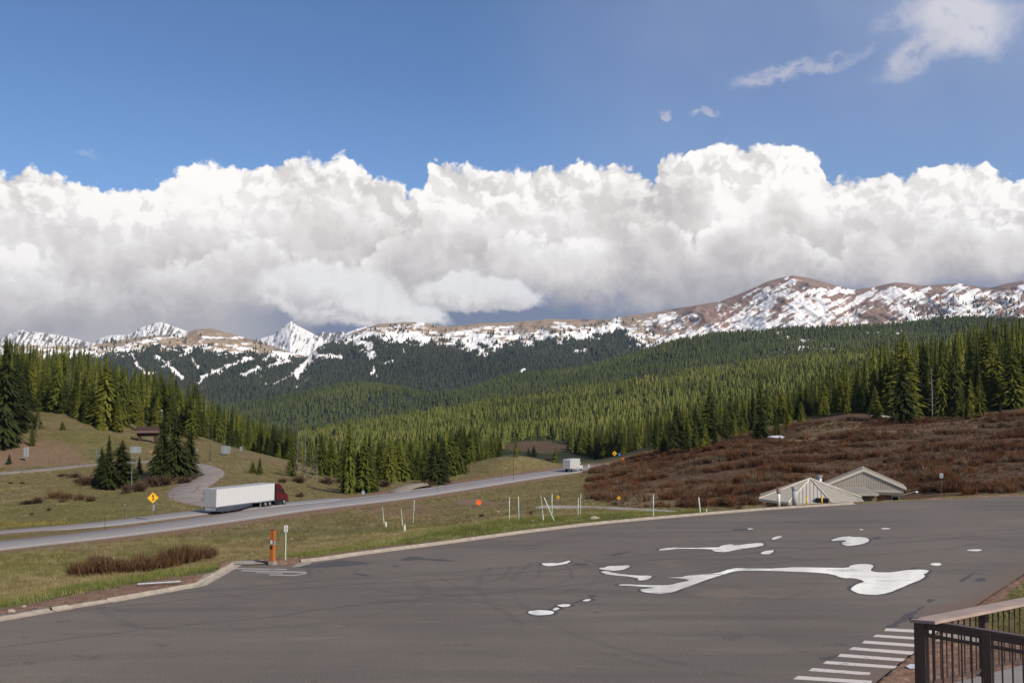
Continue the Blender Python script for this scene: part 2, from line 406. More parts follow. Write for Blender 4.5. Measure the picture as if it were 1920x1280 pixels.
# near and middle ground ---------------------------------------------------------
NEAR = [
 (-1000, [(8, '-0.3'), (60, '-2'), (90, '-6'), (150, '-8'), (240, '-5'), (300, '10'), (480, '45'), (1000, '20'), (2400, '20')]),
 (-300, [(8, '-.2'), (40, '-.2'), (55, '-2'), (80, '-5.5'), (100, '-7.4'), (150, '-8.5'), (205, 915), (240, 885), (270, 845), (330, 780), (480, 665), (600, 690), (1000, 800), (2400, 800)]),
 (0, [(8, '0'), (54, '0'), (60, '-1.2'), (72, '-3.4'), (92, '-6.2'), (105, '-7.5'), (150, 988), (185, 940), (235, 893), (250, 878), (272, 842), (300, 806), (330, 780), (480, 700), (600, 722), (1000, 800), (2400, 800)]),
 (160, [(8, '0'), (59, '0'), (66, '-1.2'), (80, '-4.0'), (96, '-6.4'), (110, '-7.8'), (150, 985), (185, 937), (215, 902), (244, 872), (262, 858), (285, 822), (310, 793), (340, 772), (470, 722), (600, 745), (1000, 800), (2400, 800)]),
 (320, [(8, '0'), (63, '0'), (70, '-1'), (84, '-3.8'), (100, '-6.4'), (118, '-7.9'), (165, 963), (190, 935), (215, 912), (242, 884), (262, 867), (300, 840), (330, 820), (380, 802), (480, 772), (600, 805), (1000, 830), (2400, 800)]),
 (480, [(8, '0'), (68, '0'), (76, '-1.2'), (92, '-4.2'), (110, '-7.0'), (130, '-8.3'), (185, 936), (215, 912), (250, 884), (290, 862), (330, 852), (400, 845), (520, 834), (700, 845), (1100, 835), (2400, 800)]),
 (640, [(8, '0'), (71, '0'), (80, '-1'), (98, '-4.0'), (120, '-7.0'), (150, '-8.9'), (205, 928), (230, 917), (260, 905), (300, 890), (400, 884), (520, 880), (700, 868), (1000, 845), (1400, 808), (1700, 815), (2400, 815)]),
 (800, [(8, '0'), (77, '0'), (86, '-.6'), (104, '-3.0'), (130, '-6.4'), (170, '-9.2'), (230, 909), (255, 903), (300, 885), (380, 868), (500, 858), (700, 845), (1000, 815), (1500, 782), (1800, 795), (2400, 800)]),
 (960, [(8, '0'), (83, '0'), (92, '-.5'), (112, '-2.8'), (150, '-6.8'), (200, '-9.4'), (270, 893), (290, 872), (306, 856), (320, 853), (350, 868), (450, 870), (560, 850), (700, 828), (850, 812), (1000, 800), (1600, 752), (1900, 770), (2400, 800)]),
 (1120, [(8, '0'), (89, '0'), (97, '-.5'), (112, '-2.3'), (135, '-4.4'), (160, '-5.6'), (190, 922), (230, 900), (270, 886), (318, 874), (360, 872), (430, 869), (500, 860), (600, 845), (750, 825), (1000, 795), (1650, 730), (1900, 745), (2400, 790)]),
 (1280, [(8, '0'), (94, '0'), (101, '-.6'), (112, '-2.2'), (130, 955), (160, 922), (200, 888), (240, 860), (280, 838), (350, 826), (450, 820), (600, 800), (800, 780), (1000, 760), (1700, 706), (1950, 720), (2400, 770)]),
 (1440, [(8, '0'), (99, '0'), (106, '-1'), (113, '-3.5'), (128, '-3.4'), (135, 937), (160, 900), (200, 862), (235, 835), (265, 820), (330, 800), (450, 795), (600, 785), (1000, 745), (1800, 680), (2050, 700), (2400, 740)]),
 (1600, [(8, '0'), (104, '0'), (109, '-1'), (116, '-4'), (132, '-3.6'), (138, 938), (160, 905), (190, 868), (220, 840), (258, 806), (290, 783), (330, 768), (450, 758), (700, 748), (1000, 725), (1900, 662), (2200, 690), (2400, 700)]),
 (1760, [(8, '0'), (108, '0'), (116, '-.2'), (127, 928), (150, 897), (180, 864), (220, 829), (260, 796), (285, 783), (330, 765), (400, 742), (500, 728), (700, 735), (1900, 655), (2200, 680), (2400, 700)]),
 (1920, [(8, '0'), (112, '0'), (128, 920), (150, 886), (180, 853), (220, 815), (250, 789), (280, 770), (330, 742), (420, 705), (550, 690), (700, 705), (1900, 648), (2200, 670), (2400, 700)]),
 (2300, [(8, '0'), (120, '0'), (150, 880), (250, 780), (330, 720), (500, 670), (800, 660), (2400, 640)]),
 (2900, [(8, '0'), (120, '0'), (150, 880), (250, 780), (330, 720), (500, 670), (800, 660), (2400, 640)]),
]
UN = np.concatenate([np.linspace(-1.35, -.58, 60)[:-1], np.linspace(-.58, .58, 1000), np.linspace(.58, 1.35, 60)[1:]])
G = Sheet(NEAR, UN, 8.0, 2400.0, 760)
G.h += (fbm(G.X / 26, G.Y / 26, 3) - .5) * 1.9 * sstep(G.Y, 135, 260) * (1 + sstep(G.Y, 400, 1500) * 10)
G.h += (fbm(G.X / 7, G.Y / 7, 7, 3) - .5) * .55 * sstep(G.Y, 60, 110)
G.h += (fbm(G.X / 1.7, G.Y / 1.7, 8, 3) - .5) * .16 * sstep(G.Y, 40, 60) * sstep(G.Y, 420, 200)
# embankments of the roads
band = (G.Y > 80) & (G.Y < 420)
bx, by = G.X[band], G.Y[band]
RD = {}
for k in ('path', 'spur', 'loop', 'ramp', 'hwy'):
    ln, hw = LINES[k]
    d, zr = line_dist(bx, by, ln)
    full = np.full(G.h.shape, 1e3); full[band] = d; RD[k] = full
    wshould = {'hwy': 3.2, 'ramp': 1.6, 'loop': 1.0, 'spur': .5, 'path': .5}[k]
    t = 1 - sstep(d, hw + wshould, hw + wshould + (9 if k == 'hwy' else 5))
    G.h[band] = G.h[band] * (1 - t) + (zr - .10) * t
# the lot: land drops just under the asphalt, verge outside it
ey, ry = edge_y(G.X), right_y(G.X)
DE = G.Y - ey                      # metres beyond the far kerb (along y)
DR = ry - G.Y                      # metres to the near side of the right edge
inside = (DE < 0.25) & (DR < 0.1)
out = np.clip(DE, 0, 60)
t = sstep(DE, .25, 6)
G.h = np.where(DE >= .25, G.h * t + (.06 + (fbm(G.X / 2, G.Y / 2, 12) - .5) * .2) * (1 - t), G.h)
tr = np.clip(DR, 0, 60)
G.h = np.where((DR >= .1) & (DE < .25), .05 + (fbm(G.X / 1.5, G.Y / 1.5, 5) - .4) * .3 * sstep(tr, 0, 2) + .9 * sstep(tr, 3, 18), G.h)
G.h = np.where(inside, -.25, G.h)

_pd = np.hypot((G.X - 41.5) / 15.0, (G.Y - 121.5) / 10.0)
_pt = (1 - sstep(_pd, .8, 1.15)) * (DE > 1.0)
G.h = G.h * (1 - _pt) + (-4.1) * _pt
# paint masks: soil, green, straw, scrub --------------------------------------
PX = G.U * F + 960
n1 = fbm(G.X / 3.2, G.Y / 3.2, 21, 5, .6); n2 = fbm(G.X / 14, G.Y / 14, 22, 4); n3 = fbm(G.X / 1.1, G.Y / 2.0, 23, 3, .6)
soil_w = interp(PX, [(-400, 6), (0, 6.5), (200, 6.0), (380, 6.5), (540, 3.6), (700, 2.6), (860, 1.8), (1000, .6), (2000, .4)])
soil = (1 - sstep(DE + (n1 - .5) * 5 + (n3 - .5) * 1.5, soil_w - .9, soil_w + .5)) * (DE > 0)
soil = np.maximum(soil, (1 - sstep(DR + (n1 - .5) * 2.2, interp(G.Y, [(40, 30), (45, 9), (47.5, 1.4), (60, .8)]), interp(G.Y, [(40, 31), (45, 10), (47.5, 2.2), (60, 1.5)]))) * (DE < 0))
for k, w_ in (('hwy', interp(PX, [(-500, 5.2), (100, 5.4), (400, 8.2), (600, 9.4), (2000, 9.0)])), ('ramp', 3.4), ('loop', 3.7)):
    soil = np.maximum(soil, .8 * (1 - sstep(RD[k] + (n1 - .5) * 2.0, w_ - .8, w_ + .9)))
# red cut bank at the far left and bare streaks near the swale
def blob(px, D, rx, rD, n=None):
    r = np.sqrt(((PX - px) / rx) ** 2 + ((G.Y - D) / rD) ** 2)
    return 1 - sstep(r + (n1 - .5) * .9, .75, 1.1)
soil = np.maximum(soil, .75 * blob(50, 264, 125, 19)); soil = np.maximum(soil, .6 * blob(-40, 285, 90, 30))
soil = np.maximum(soil, .5 * blob(215, 128, 120, 7) * sstep(n3, .42, .62)); soil = np.maximum(soil, .55 * blob(80, 88, 130, 9) * sstep(n1, .45, .6))
soil = np.maximum(soil, .8 * blob(760, 176, 90, 14) * sstep(n3, .35, .6)); soil = np.maximum(soil, .8 * blob(900, 182, 70, 12) * sstep(n1, .4, .6))
soil = np.maximum(soil, .45 * blob(510, 300, 60, 18)); soil = np.maximum(soil, blob(1718, 42, 40, 2) * (DR > 0))
green = (1 - sstep(DE, soil_w + 7, soil_w + 20)) * sstep(DE, soil_w - 1, soil_w + .6) * sstep(n2, .2, .5)
green = np.maximum(green, .95 * blob(1120, 103, 280, 15)); green = np.maximum(green, .85 * blob(700, 98, 230, 14))
green = np.maximum(green, .55 * blob(60, 160, 260, 20)); green = np.maximum(green, .5 * blob(60, 112, 170, 12)); green = np.maximum(green, .45 * blob(170, 280, 90, 22))
green = np.maximum(green, .5 * sstep(n2, .55, .7) * (G.Y < 200) * (DE > 0))
green = np.maximum(green, (DE < 0) * (DR > .5) * (G.Y > 44) * .95)
green *= 1 - sstep(G.Y, 300, 420)
green *= 1 - .95 * sstep(PX, 1290, 1380) * (DE > 0); green *= 1 - .45 * (DE < 0)
gold = .9 * blob(645, 106, 105, 5) + .8 * blob(90, 152, 120, 3.0)
# willow scrub ground
scr_f = interp(PX, [(900, 400), (1080, 330), (1100, 160), (1180, 128), (1300, 126), (1420, 128), (1600, 132), (1750, 122), (1920, 121), (3000, 121)])
scr_b = interp(PX, [(900, 400), (1080, 300), (1140, 322), (1280, 275), (1440, 284), (1600, 290), (1700, 280), (1900, 262), (3000, 260)])
scrub = sstep(G.Y + (n1 - .5) * 10, scr_f, scr_f + 6) * (1 - sstep(G.Y + (n1 - .5) * 14, scr_b - 4, scr_b + 8)) * sstep(PX, 1085, 1125)
scrub *= sstep(RD['hwy'], 9, 14)
G.scrub = scrub
pale = blob(1215, 148, 70, 12) + blob(1640, 243, 230, 7) + .8 * blob(1240, 168, 60, 8) + .7 * blob(1560, 272, 60, 14) + .5 * blob(1330, 200, 60, 6) + .5 * blob(1800, 262, 90, 5)
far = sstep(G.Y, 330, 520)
moor = .75 * sstep(G.Y, 255, 275) * (1 - sstep(G.Y, 300, 340)) * sstep(PX, 1290, 1380) + .9 * blob(1010, 640, 70, 70) + .9 * blob(1235, 640, 55, 40) + .5 * blob(1560, 300, 120, 40)
m1 = np.stack([soil, green, np.clip(gold + .0, 0, 1)], -1)
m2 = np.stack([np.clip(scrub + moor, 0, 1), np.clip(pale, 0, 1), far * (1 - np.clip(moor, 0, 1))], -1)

# ------------------------------------------------------------------ materials of the land
def new_mat(name):
    m_ = bpy.data.materials.new(name); m_.use_nodes = True
    nt = m_.node_tree; b = nt.nodes['Principled BSDF']
    return m_, NT(nt), b
def obj_pos(q): return q.nt.nodes.new('ShaderNodeTexCoord').outputs['Object']
def attr(q, name, out='Color'):
    n = q.nt.nodes.new('ShaderNodeAttribute'); n.attribute_name = name; return n.outputs[out]
def bump(q, b, h, strength, dist=.1):
    n = q.nt.nodes.new('ShaderNodeBump'); n.inputs['Strength'].default_value = strength; n.inputs['Distance'].default_value = dist
    q.put(n.inputs['Height'], h); q.l.new(n.outputs[0], b.inputs['Normal'])

def ground_material():
    m_, q, b = new_mat('ground')
    p = obj_pos(q)
    a = q.sep(attr(q, 'm1')); c = q.sep(attr(q, 'm2'))
    nf = q.noise(p, 2.2, 6, .65); nm = q.noise(p, .35, 4, .6); nl = q.noise(p, .06, 3, .5)
    nst = q.noise(q.vm('MULTIPLY', p, (1.0, .45, 1.0)), 1.1, 5, .7)
    grass = q.ramp(nst, [(.3, (.070, .060, .022)), (.46, (.150, .124, .050)), (.6, (.225, .182, .084)), (.76, (.31, .255, .14))])
    olive = q.mix(q.ss(nm, .35, .65), (.130, .114, .040), (.220, .178, .088))
    g = q.mix(.38, grass, olive)
    g = q.mix(q.ss(q.noise(q.vm('MULTIPLY', p, (.30, .10, 1.0)), 1.0, 5, .65), .50, .66, 0, .55), g, (.235, .195, .115))
    g = q.mix(q.ss(q.noise(q.vm('ADD', p, (90.0, 40.0, 0.0)), .16, 5, .65), .56, .68, 0, .5), g, (.085, .070, .034))
    gr = q.mix(q.ss(nf, .3, .7), (.082, .102, .024), (.165, .168, .050))
    g = q.mix(q.mul(a[1], q.ss(nm, .2, .6, .55, 1.0)), g, gr)
    g = q.mix(q.mul(a[2], .8), g, q.mix(nf, (.16, .115, .022), (.26, .19, .04)))
    g = q.mix(q.mul(q.ss(nl, .55, .75), .35), g, (.21, .165, .09))
    so = q.ramp(nf, [(.3, (.135, .078, .054)), (.5, (.250, .150, .106)), (.7, (.34, .235, .175))])
    g = q.mix(a[0], g, so)
    sc = q.ramp(nst, [(.3, (.060, .032, .024)), (.5, (.120, .072, .045)), (.7, (.20, .135, .080))])
    g = q.mix(c[0], g, sc)
    g = q.mix(q.mul(c[1], q.ss(nm, .3, .6, .3, .9)), g, q.mix(nf, (.15, .115, .06), (.30, .24, .14)))
    g = q.mix(1.0, g, (.84, .82, .80), 'MULTIPLY')
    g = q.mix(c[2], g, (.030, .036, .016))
    q.put(b.inputs['Base Color'], g); b.inputs['Roughness'].default_value = .95
    b.inputs['Specular IOR Level'].default_value = .1
    bump(q, b, q.add(nf, nst), .7, .25)
    return m_
ground = G.build('ground', ground_material(), {'m1': m1, 'm2': m2})

# middle hill and far land --------------------------------------------------------
UF = np.linspace(-.95, .95, 1000)
MID = [
 (-900, [(2200, 850), (2800, 850), (3400, 850)]),
 (300, [(2200, 850), (2600, 800), (2900, 775), (3400, 800)]),
 (480, [(2200, 830), (2600, 775), (2900, 758), (3400, 790)]),
 (640, [(2200, 815), (2600, 745), (2900, 724), (3400, 770)]),
 (720, [(2200, 808), (2600, 738), (2900, 720), (3400, 770)]),
 (800, [(2200, 800), (2600, 755), (2900, 748), (3400, 775)]),
 (960, [(2200, 775), (2500, 740), (2900, 710), (3400, 745)]),
 (1185, [(2200, 750), (2500, 700), (2900, 664), (3400, 700)]),
 (1335, [(2200, 720), (2500, 675), (2900, 637), (3400, 680)]),
 (1440, [(2200, 700), (2500, 660), (2900, 627), (3400, 670)]),
 (1715, [(2200, 680), (2500, 640), (2900, 611), (3400, 650)]),
 (1920, [(2200, 670), (2500, 630), (2900, 599), (3400, 640)]),
 (2900, [(2200, 650), (2500, 600), (2900, 560), (3400, 600)]),
]
M = Sheet(MID, UF, 2100.0, 3500.0, 120, 18, 5)
M.h += (fbm(M.X / 260, M.Y / 260, 31, 4) - .5) * 45
# skyline sheets; rows are those of the photograph
SKY = [(-900, 640), (-100, 640), (60, 648), (170, 650), (200, 640), (260, 631), (330, 625), (352, 622), (368, 616), (398, 615), (430, 624), (470, 635), (520, 651), (560, 664), (578, 664), (600, 646), (640, 632),
       (662, 622), (690, 612), (712, 605), (760, 603), (790, 602), (815, 609), (840, 611), (900, 605), (960, 603), (1035, 597), (1140, 598), (1180, 590), (1250, 580), (1300, 572), (1350, 564), (1400, 545), (1440, 526),
       (1470, 518), (1490, 514), (1520, 519), (1560, 531), (1600, 541), (1640, 537), (1680, 528), (1700, 529), (1730, 534), (1800, 530), (1860, 538), (1890, 531), (1920, 525), (2100, 520), (2900, 540)]
FARC = []
for px in sorted(set([p[0] for p in SKY] + list(range(-100, 2000, 60)))):
    s_ = float(interp(px, SKY))
    FARC.append((px, [(3300, 770), (3900, s_ * .25 + 745 * .75), (4700, s_ * .55 + 745 * .45), (5600, s_ * .85 + 745 * .15), (6300, s_), (7200, s_ + 25)]))
UFS = np.concatenate([np.linspace(-.95, -.56, 60)[:-1], np.linspace(-.56, .56, 1150), np.linspace(.56, .95, 60)[1:]])
FS = Sheet(FARC, UFS, 3200.0, 7200.0, 420, 1, 12)
_r = fbm(FS.X / 420, FS.Y / 1300, 41, 6, .55, True)
_amp = 110 * sstep(FS.Y, 3400, 4600) * (1 - sstep(FS.Y, 5500, 6300) * .95)
FS.h += (_r - .62) * _amp * 1.6 + (fbm(FS.X / 110, FS.Y / 260, 47, 4, .6, True) - .6) * 38 * sstep(FS.Y, 3600, 4600) * (1 - sstep(FS.Y, 5700, 6350) * .92)
PXF = FS.U * F + 960
ROWF = HOR - F * (FS.h - CZ) / FS.Y
# tree line of the photograph, rows; the bare and snowy ground lies above it
TL = [(-900, 680), (180, 668), (260, 662), (285, 652), (330, 655), (380, 658), (430, 668), (470, 672), (520, 672), (560, 676), (600, 652), (640, 640), (700, 638), (760, 640), (800, 642), (860, 650), (940, 646), (1000, 645), (1060, 642),
      (1110, 632), (1150, 622), (1200, 640), (1240, 660), (1330, 655), (1440, 642), (1920, 630), (2900, 630)]
tl = interp(PXF, TL) + (fbm(PXF / 22, ROWF / 9, 55, 4, .6) - .5) * 34
bare = 1 - sstep(ROWF, tl - 1.5, tl + 1.5)
# ski runs and snow gullies below it (px, row) polylines with half widths in px
RUNS = [([(635, 636), (660, 640), (692, 650), (698, 662), (699, 676)], 10), ([(699, 676), (700, 692), (696, 700), (712, 708)], 3), ([(600, 640), (585, 665), (575, 682), (556, 702)], 11), ([(575, 668), (640, 668)], 5),
        ([(556, 702), (530, 712), (515, 718)], 2.5), ([(372, 728), (382, 706), (420, 690), (470, 672)], 6), ([(372, 690), (350, 660), (300, 690)], 3), ([(455, 702), (505, 688), (540, 678)], 6), ([(585, 708), (560, 722), (552, 730)], 2), ([(752, 640), (756, 660)], 5),
        ([(872, 655), (905, 658), (942, 650)], 9), ([(715, 683), (735, 677)], 2.5), ([(1080, 660), (1100, 655)], 4), ([(1195, 650), (1215, 656)], 6), ([(972, 698), (985, 695)], 4), ([(1180, 648), (1240, 660)], 3), ([(478, 690), (500, 720)], 2),
        ([(245, 668), (270, 700), (300, 700)], 4), ([(290, 665), (320, 690), (345, 710)], 4)]
wob = (fbm(PXF / 9, ROWF / 7, 61, 4, .6) - .5)
run = np.zeros(FS.h.shape)
for pts, w_ in RUNS:
    ln = np.array([(a_, b_, 0) for a_, b_ in pts], float)
    sel = (PXF > ln[:, 0].min() - 30) & (PXF < ln[:, 0].max() + 30) & (ROWF > ln[:, 1].min() - 30) & (ROWF < ln[:, 1].max() + 30)
    d, _z = line_dist(PXF[sel], ROWF[sel], ln)
    run[sel] = np.maximum(run[sel], 1 - sstep(d + wob[sel] * max(w_, 3.5) * 2.6, w_ * .5, w_ * .8))
open_ = np.maximum(bare, run)
# snow: streaks that follow the gullies, more on the big peak and near the tree line
skyr = interp(PXF, SKY)
below = (ROWF - skyr)
sA = fbm(PXF / 30 + ROWF / 34, ROWF / 6.5 - PXF / 46, 71, 5, .6)       # streaks dipping to the lower left
sB = fbm(PXF / 15, ROWF / 8, 72, 5, .62)
sC = fbm(PXF / 70, ROWF / 30, 73, 3, .5)
amount = interp(PXF, [(-900, .5), (200, .34), (360, .27), (480, .36), (560, .52), (650, .62), (750, .56), (790, .36), (860, .42), (960, .46), (1040, .42), (1140, .46), (1200, .42), (1290, .42), (1400, .50), (1470, .47), (1560, .50), (1640, .42), (1760, .49), (1920, .54), (2900, .5)])
lowsnow = sstep(ROWF, tl - 26, tl - 4) * .12 + .05 * sstep(below, 8, 20)
crown = -.20 * (1 - sstep(below, 1, 9)) * (PXF > 180)
sn = sA * .5 + sB * .32 + sC * .38
# a few big drifts seen on the photograph
def drift(pts, w_):
    ln = np.array([(a_, b_, 0) for a_, b_ in pts], float)
    sel = (PXF > ln[:, 0].min() - 40) & (PXF < ln[:, 0].max() + 40) & (ROWF < 680)
    r = np.zeros(FS.h.shape)
    d, _z = line_dist(PXF[sel], ROWF[sel], ln)
    r[sel] = 1 - sstep(d + wob[sel] * w_ * 2.2, w_ * .6, w_ * 1.25)
    return r
dr = np.zeros(FS.h.shape)
for pts, w_ in (([(1480, 528), (1462, 545), (1430, 575), (1400, 596)], 11), ([(1400, 596), (1340, 618), (1260, 636), (1235, 640)], 12), ([(1352, 560), (1348, 590)], 5), ([(1490, 545), (1540, 545), (1600, 545)], 7),
                ([(1500, 586), (1510, 572), (1518, 565)], 5), ([(1524, 586), (1530, 566)], 5), ([(1460, 610), (1540, 600), (1600, 570), (1640, 545)], 6), ([(1600, 600), (1616, 612), (1600, 625)], 16), ([(1550, 622), (1650, 620), (1740, 606)], 7),
                ([(1690, 572), (1730, 592), (1780, 604)], 7), ([(755, 625), (775, 612), (788, 604)], 9), ([(690, 618), (750, 612)], 3), ([(830, 630), (900, 618), (960, 616)], 5), ([(980, 635), (1060, 632), (1140, 626), (1160, 600)], 7),
                ([(1040, 605), (1070, 612)], 4), ([(220, 650), (300, 634), (345, 627)], 3.5), ([(180, 656), (250, 655), (300, 658)], 4), ([(380, 632), (430, 634), (455, 632)], 2.5), ([(350, 648), (420, 650), (480, 655)], 5), ([(575, 655), (640, 636)], 4), ([(1240, 636), (1215, 620)], 4), ([(1300, 640), (1255, 622)], 4)):
    dr = np.maximum(dr, drift(pts, w_))
sE = fbm(PXF / 7 - ROWF / 14, ROWF / 4.5, 76, 3, .6)
_l = PXF * .88 - ROWF * .48; _c = PXF * .48 + ROWF * .88
sD = fbm(_l / 26, _c / 4.0, 77, 5, .6); sH = fbm(PXF / 24, ROWF / 3.6, 78, 5, .6)
wr = sstep(PXF, 1150, 1290)
amount = amount + (fbm(PXF / 60, ROWF / 22, 79, 3) - .5) * .5
sn = .46 * sn + .44 * (sD * wr + sH * (1 - wr)) + .12 * sE + .05
snow = sstep(sn + (amount - .5) * .55 + lowsnow + crown, .640, .668)
snow = np.maximum(snow, sstep(dr * 1.0 + ((sD * wr + sH * (1 - wr)) - .5) * 2.2 + (sE - .5) * .8, .78, .86))
snow = np.maximum(snow * bare, run)
# little trees dotted over the right end of the ridge are instances; forest mask for planting
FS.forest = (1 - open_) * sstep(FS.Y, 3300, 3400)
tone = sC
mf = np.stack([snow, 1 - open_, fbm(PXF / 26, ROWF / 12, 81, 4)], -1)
red = sstep(PXF, 1180, 1330)
def mountain_material(name, blue=0.0):
    m_, q, b = new_mat(name)
    p = obj_pos(q); a = q.sep(attr(q, 'mf')); rd = attr(q, 'red', 'Fac')
    n = q.noise(p, .02, 6, .65); n2_ = q.noise(p, .006, 5, .6)
    tan = q.ramp(n, [(.3, (.23, .165, .110)), (.5, (.33, .245, .165)), (.7, (.42, .32, .225))])
    redr = q.ramp(n2_, [(.3, (.20, .120, .092)), (.5, (.27, .170, .130)), (.7, (.24, .19, .15))])
    rock = q.mix(rd, tan, redr)
    rock = q.mix(q.ss(a[2], .62, .75), rock, (.15, .13, .11))
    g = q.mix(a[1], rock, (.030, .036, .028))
    g = q.mix(a[0], g, (.88, .85, .81))
    q.put(b.inputs['Base Color'], g); b.inputs['Roughness'].default_value = .9; b.inputs['Specular IOR Level'].default_value = .1
    bump(q, b, q.add(n, n2_), .5, 9.0)
    return m_
MM = mountain_material('mountain')
FS.build('mountain', MM, {'mf': mf, 'red': red})
mm_mid = np.stack([np.zeros(M.h.shape), np.ones(M.h.shape), np.zeros(M.h.shape)], -1)
nmid = fbm(M.X / 60, M.Y / 60, 91, 4, .6)
PXM = M.U * F + 960; ROWM = HOR - F * (M.h - CZ) / M.Y
mid_snow = sstep(nmid, .62, .68) * sstep(PXM, 1380, 1480) * (1 - sstep(PXM, 1700, 1800)) * (ROWM < 665)
M.open_ = np.maximum(mid_snow, ((np.hypot((PXM - 1502) / 16, (ROWM - 652) / 4) < 1) * 1.0))
M.build('hills', MM, {'mf': np.stack([M.open_, 1 - M.open_, np.zeros(M.h.shape)], -1), 'red': np.zeros(M.h.shape)})

# the snowy range behind, steep and streaked
def back_range(name, D, pts, seed, amp, snowy=.55, lean=0.0):
    u0, u1 = (pts[0][0] - 960) / F, (pts[-1][0] - 960) / F
    un = np.linspace(u0, u1, 260)
    cols = [(px, [(D * .86, row + 62), (D, row), (D * 1.08, row + 30)]) for px, row in pts]
    s_ = Sheet(cols, un, D * .86, D * 1.08, 90, 1, 2)
    pxx = s_.U * F + 960; t_ = (s_.Y - D * .86) / (D * .14)
    e = sstep(t_, 0, .25) * (1 - sstep(t_, .6, 1.0) * .85)
    s_.h += (fbm(pxx / 9 + t_ * 1.2, t_ * 1.6, seed, 5, .58, True) - .6) * amp * e
    s_.h += (fbm(pxx / 30 - t_ * 2.0, t_ * 1.2, seed + 9, 3, .5, True) - .6) * amp * 1.5 * e
    row_ = HOR - F * (s_.h - CZ) / s_.Y
    k = fbm(pxx / 3.0 + row_ / 7, row_ / 13 - pxx / 30, seed + 20, 4, .62)
    snow_ = sstep(k + (snowy - .5), .42, .52)
    return s_.build(name, MM, {'mf': np.stack([snow_, np.zeros(s_.h.shape), np.ones(s_.h.shape)], -1), 'red': np.full(s_.h.shape, .6)})
back_range('mountain', 9000, [(-260, 640), (-100, 632), (0, 634), (15, 626), (36, 617), (60, 621), (110, 627), (150, 636), (185, 646), (215, 652), (250, 668)], 101, 60, .50)
back_range('mountain', 9800, [(150, 668), (185, 634), (200, 629), (240, 626), (270, 611), (300, 603), (312, 607), (330, 614), (350, 621), (380, 640), (420, 668)], 111, 60, .56)
back_range('mountain', 11000, [(420, 668), (470, 642), (492, 633), (512, 627), (526, 614), (544, 601), (556, 609), (572, 617), (600, 632), (628, 642), (660, 668)], 121, 30, .58)
back_range('mountain', 13000, [(560, 668), (590, 628), (604, 621), (622, 624), (640, 620), (655, 628), (680, 668)], 131, 30, .42)
back_range('mountain', 8200, [(590, 668), (630, 640), (650, 624), (668, 616), (684, 612), (700, 614), (715, 630), (740, 660)], 141, 40, .75)
# ------------------------------------------------------------------ helpers for things
def tag(o, label=None, cat=None, group=None, kind=None):
    if label: o['label'] = label
    if cat: o['category'] = cat
    if group: o['group'] = group
    if kind: o['kind'] = kind
    return o
def empty(name, loc, rz=0.0, label=None, cat=None, group=None):
    o = bpy.data.objects.new(name, None); C.objects.link(o)
    o.location = loc; o.rotation_euler = (0, 0, rz); o.empty_display_size = .3
    return tag(o, label, cat, group)
def link(name, me, parent=None):
    o = bpy.data.objects.new(name, me); C.objects.link(o)
    if parent is not None: o.parent = parent
    return o
rng = np.random.default_rng(11)

# ------------------------------------------------------------------ foliage
def foliage_mat(name, stops, use_attr, dark=1.0):
    m_, q, b = new_mat(name)
    if use_attr: r = attr(q, 'rnd', 'Fac')
    else: r = q.sep(q.nt.nodes.new('ShaderNodeObjectInfo').outputs['Color'])[0]
    c = q.ramp(r, [(p, tuple(k * dark for k in cc)) for p, cc in stops])
    n = q.noise(obj_pos(q), 1.3 if use_attr else 9.0, 4, .6)
    c = q.mix(1.0, c, q.ramp(n, [(.3, (.62, .62, .60)), (.7, (1.4, 1.4, 1.3))]), 'MULTIPLY')
    q.put(b.inputs['Base Color'], c); b.inputs['Roughness'].default_value = .75; b.inputs['Specular IOR Level'].default_value = .15
    return m_
ST_S = [(0, (.024, .032, .008)), (.3, (.062, .074, .012)), (.7, (.100, .110, .016)), (1, (.150, .150, .022))]
ST_A = [(0, (.036, .046, .012)), (.4, (.090, .104, .022)), (.8, (.150, .158, .034)), (1, (.160, .140, .050))]
ST_B = [(0, (.038, .052, .018)), (.5, (.070, .088, .026)), (1, (.105, .118, .036))]
M_SPR = foliage_mat('spruce_needles', ST_S, False)
M_SPRS = foliage_mat('spruce_needles_mass', ST_S, True)
M_FA = foliage_mat('forest_needles', ST_A, True)
M_FB = foliage_mat('far_forest_needles', ST_B, True)
M_FC = foliage_mat('mountain_forest_needles', [(0, (.026, .034, .022)), (.5, (.044, .052, .032)), (1, (.066, .070, .042))], True)
def plain(name, col, rough=.7, metal=0.0, var=.25, scale=8.0, spec=.3):
    m_, q, b = new_mat(name)
    n = q.noise(obj_pos(q), scale, 4, .6)
    lo, hi = 1 - var, 1 + var
    c = q.mix(1.0, col, q.ramp(n, [(.3, (lo, lo, lo)), (.7, (hi, hi, hi))]), 'MULTIPLY')
    q.put(b.inputs['Base Color'], c); b.inputs['Roughness'].default_value = rough; b.inputs['Metallic'].default_value = metal
    b.inputs['Specular IOR Level'].default_value = spec
    return m_
M_BARK = plain('bark', (.085, .062, .045), .95)
M_DEAD = plain('dead_wood', (.26, .235, .21), .95)
M_GREYT = plain('grey_dying_needles', (.11, .098, .075), .95)

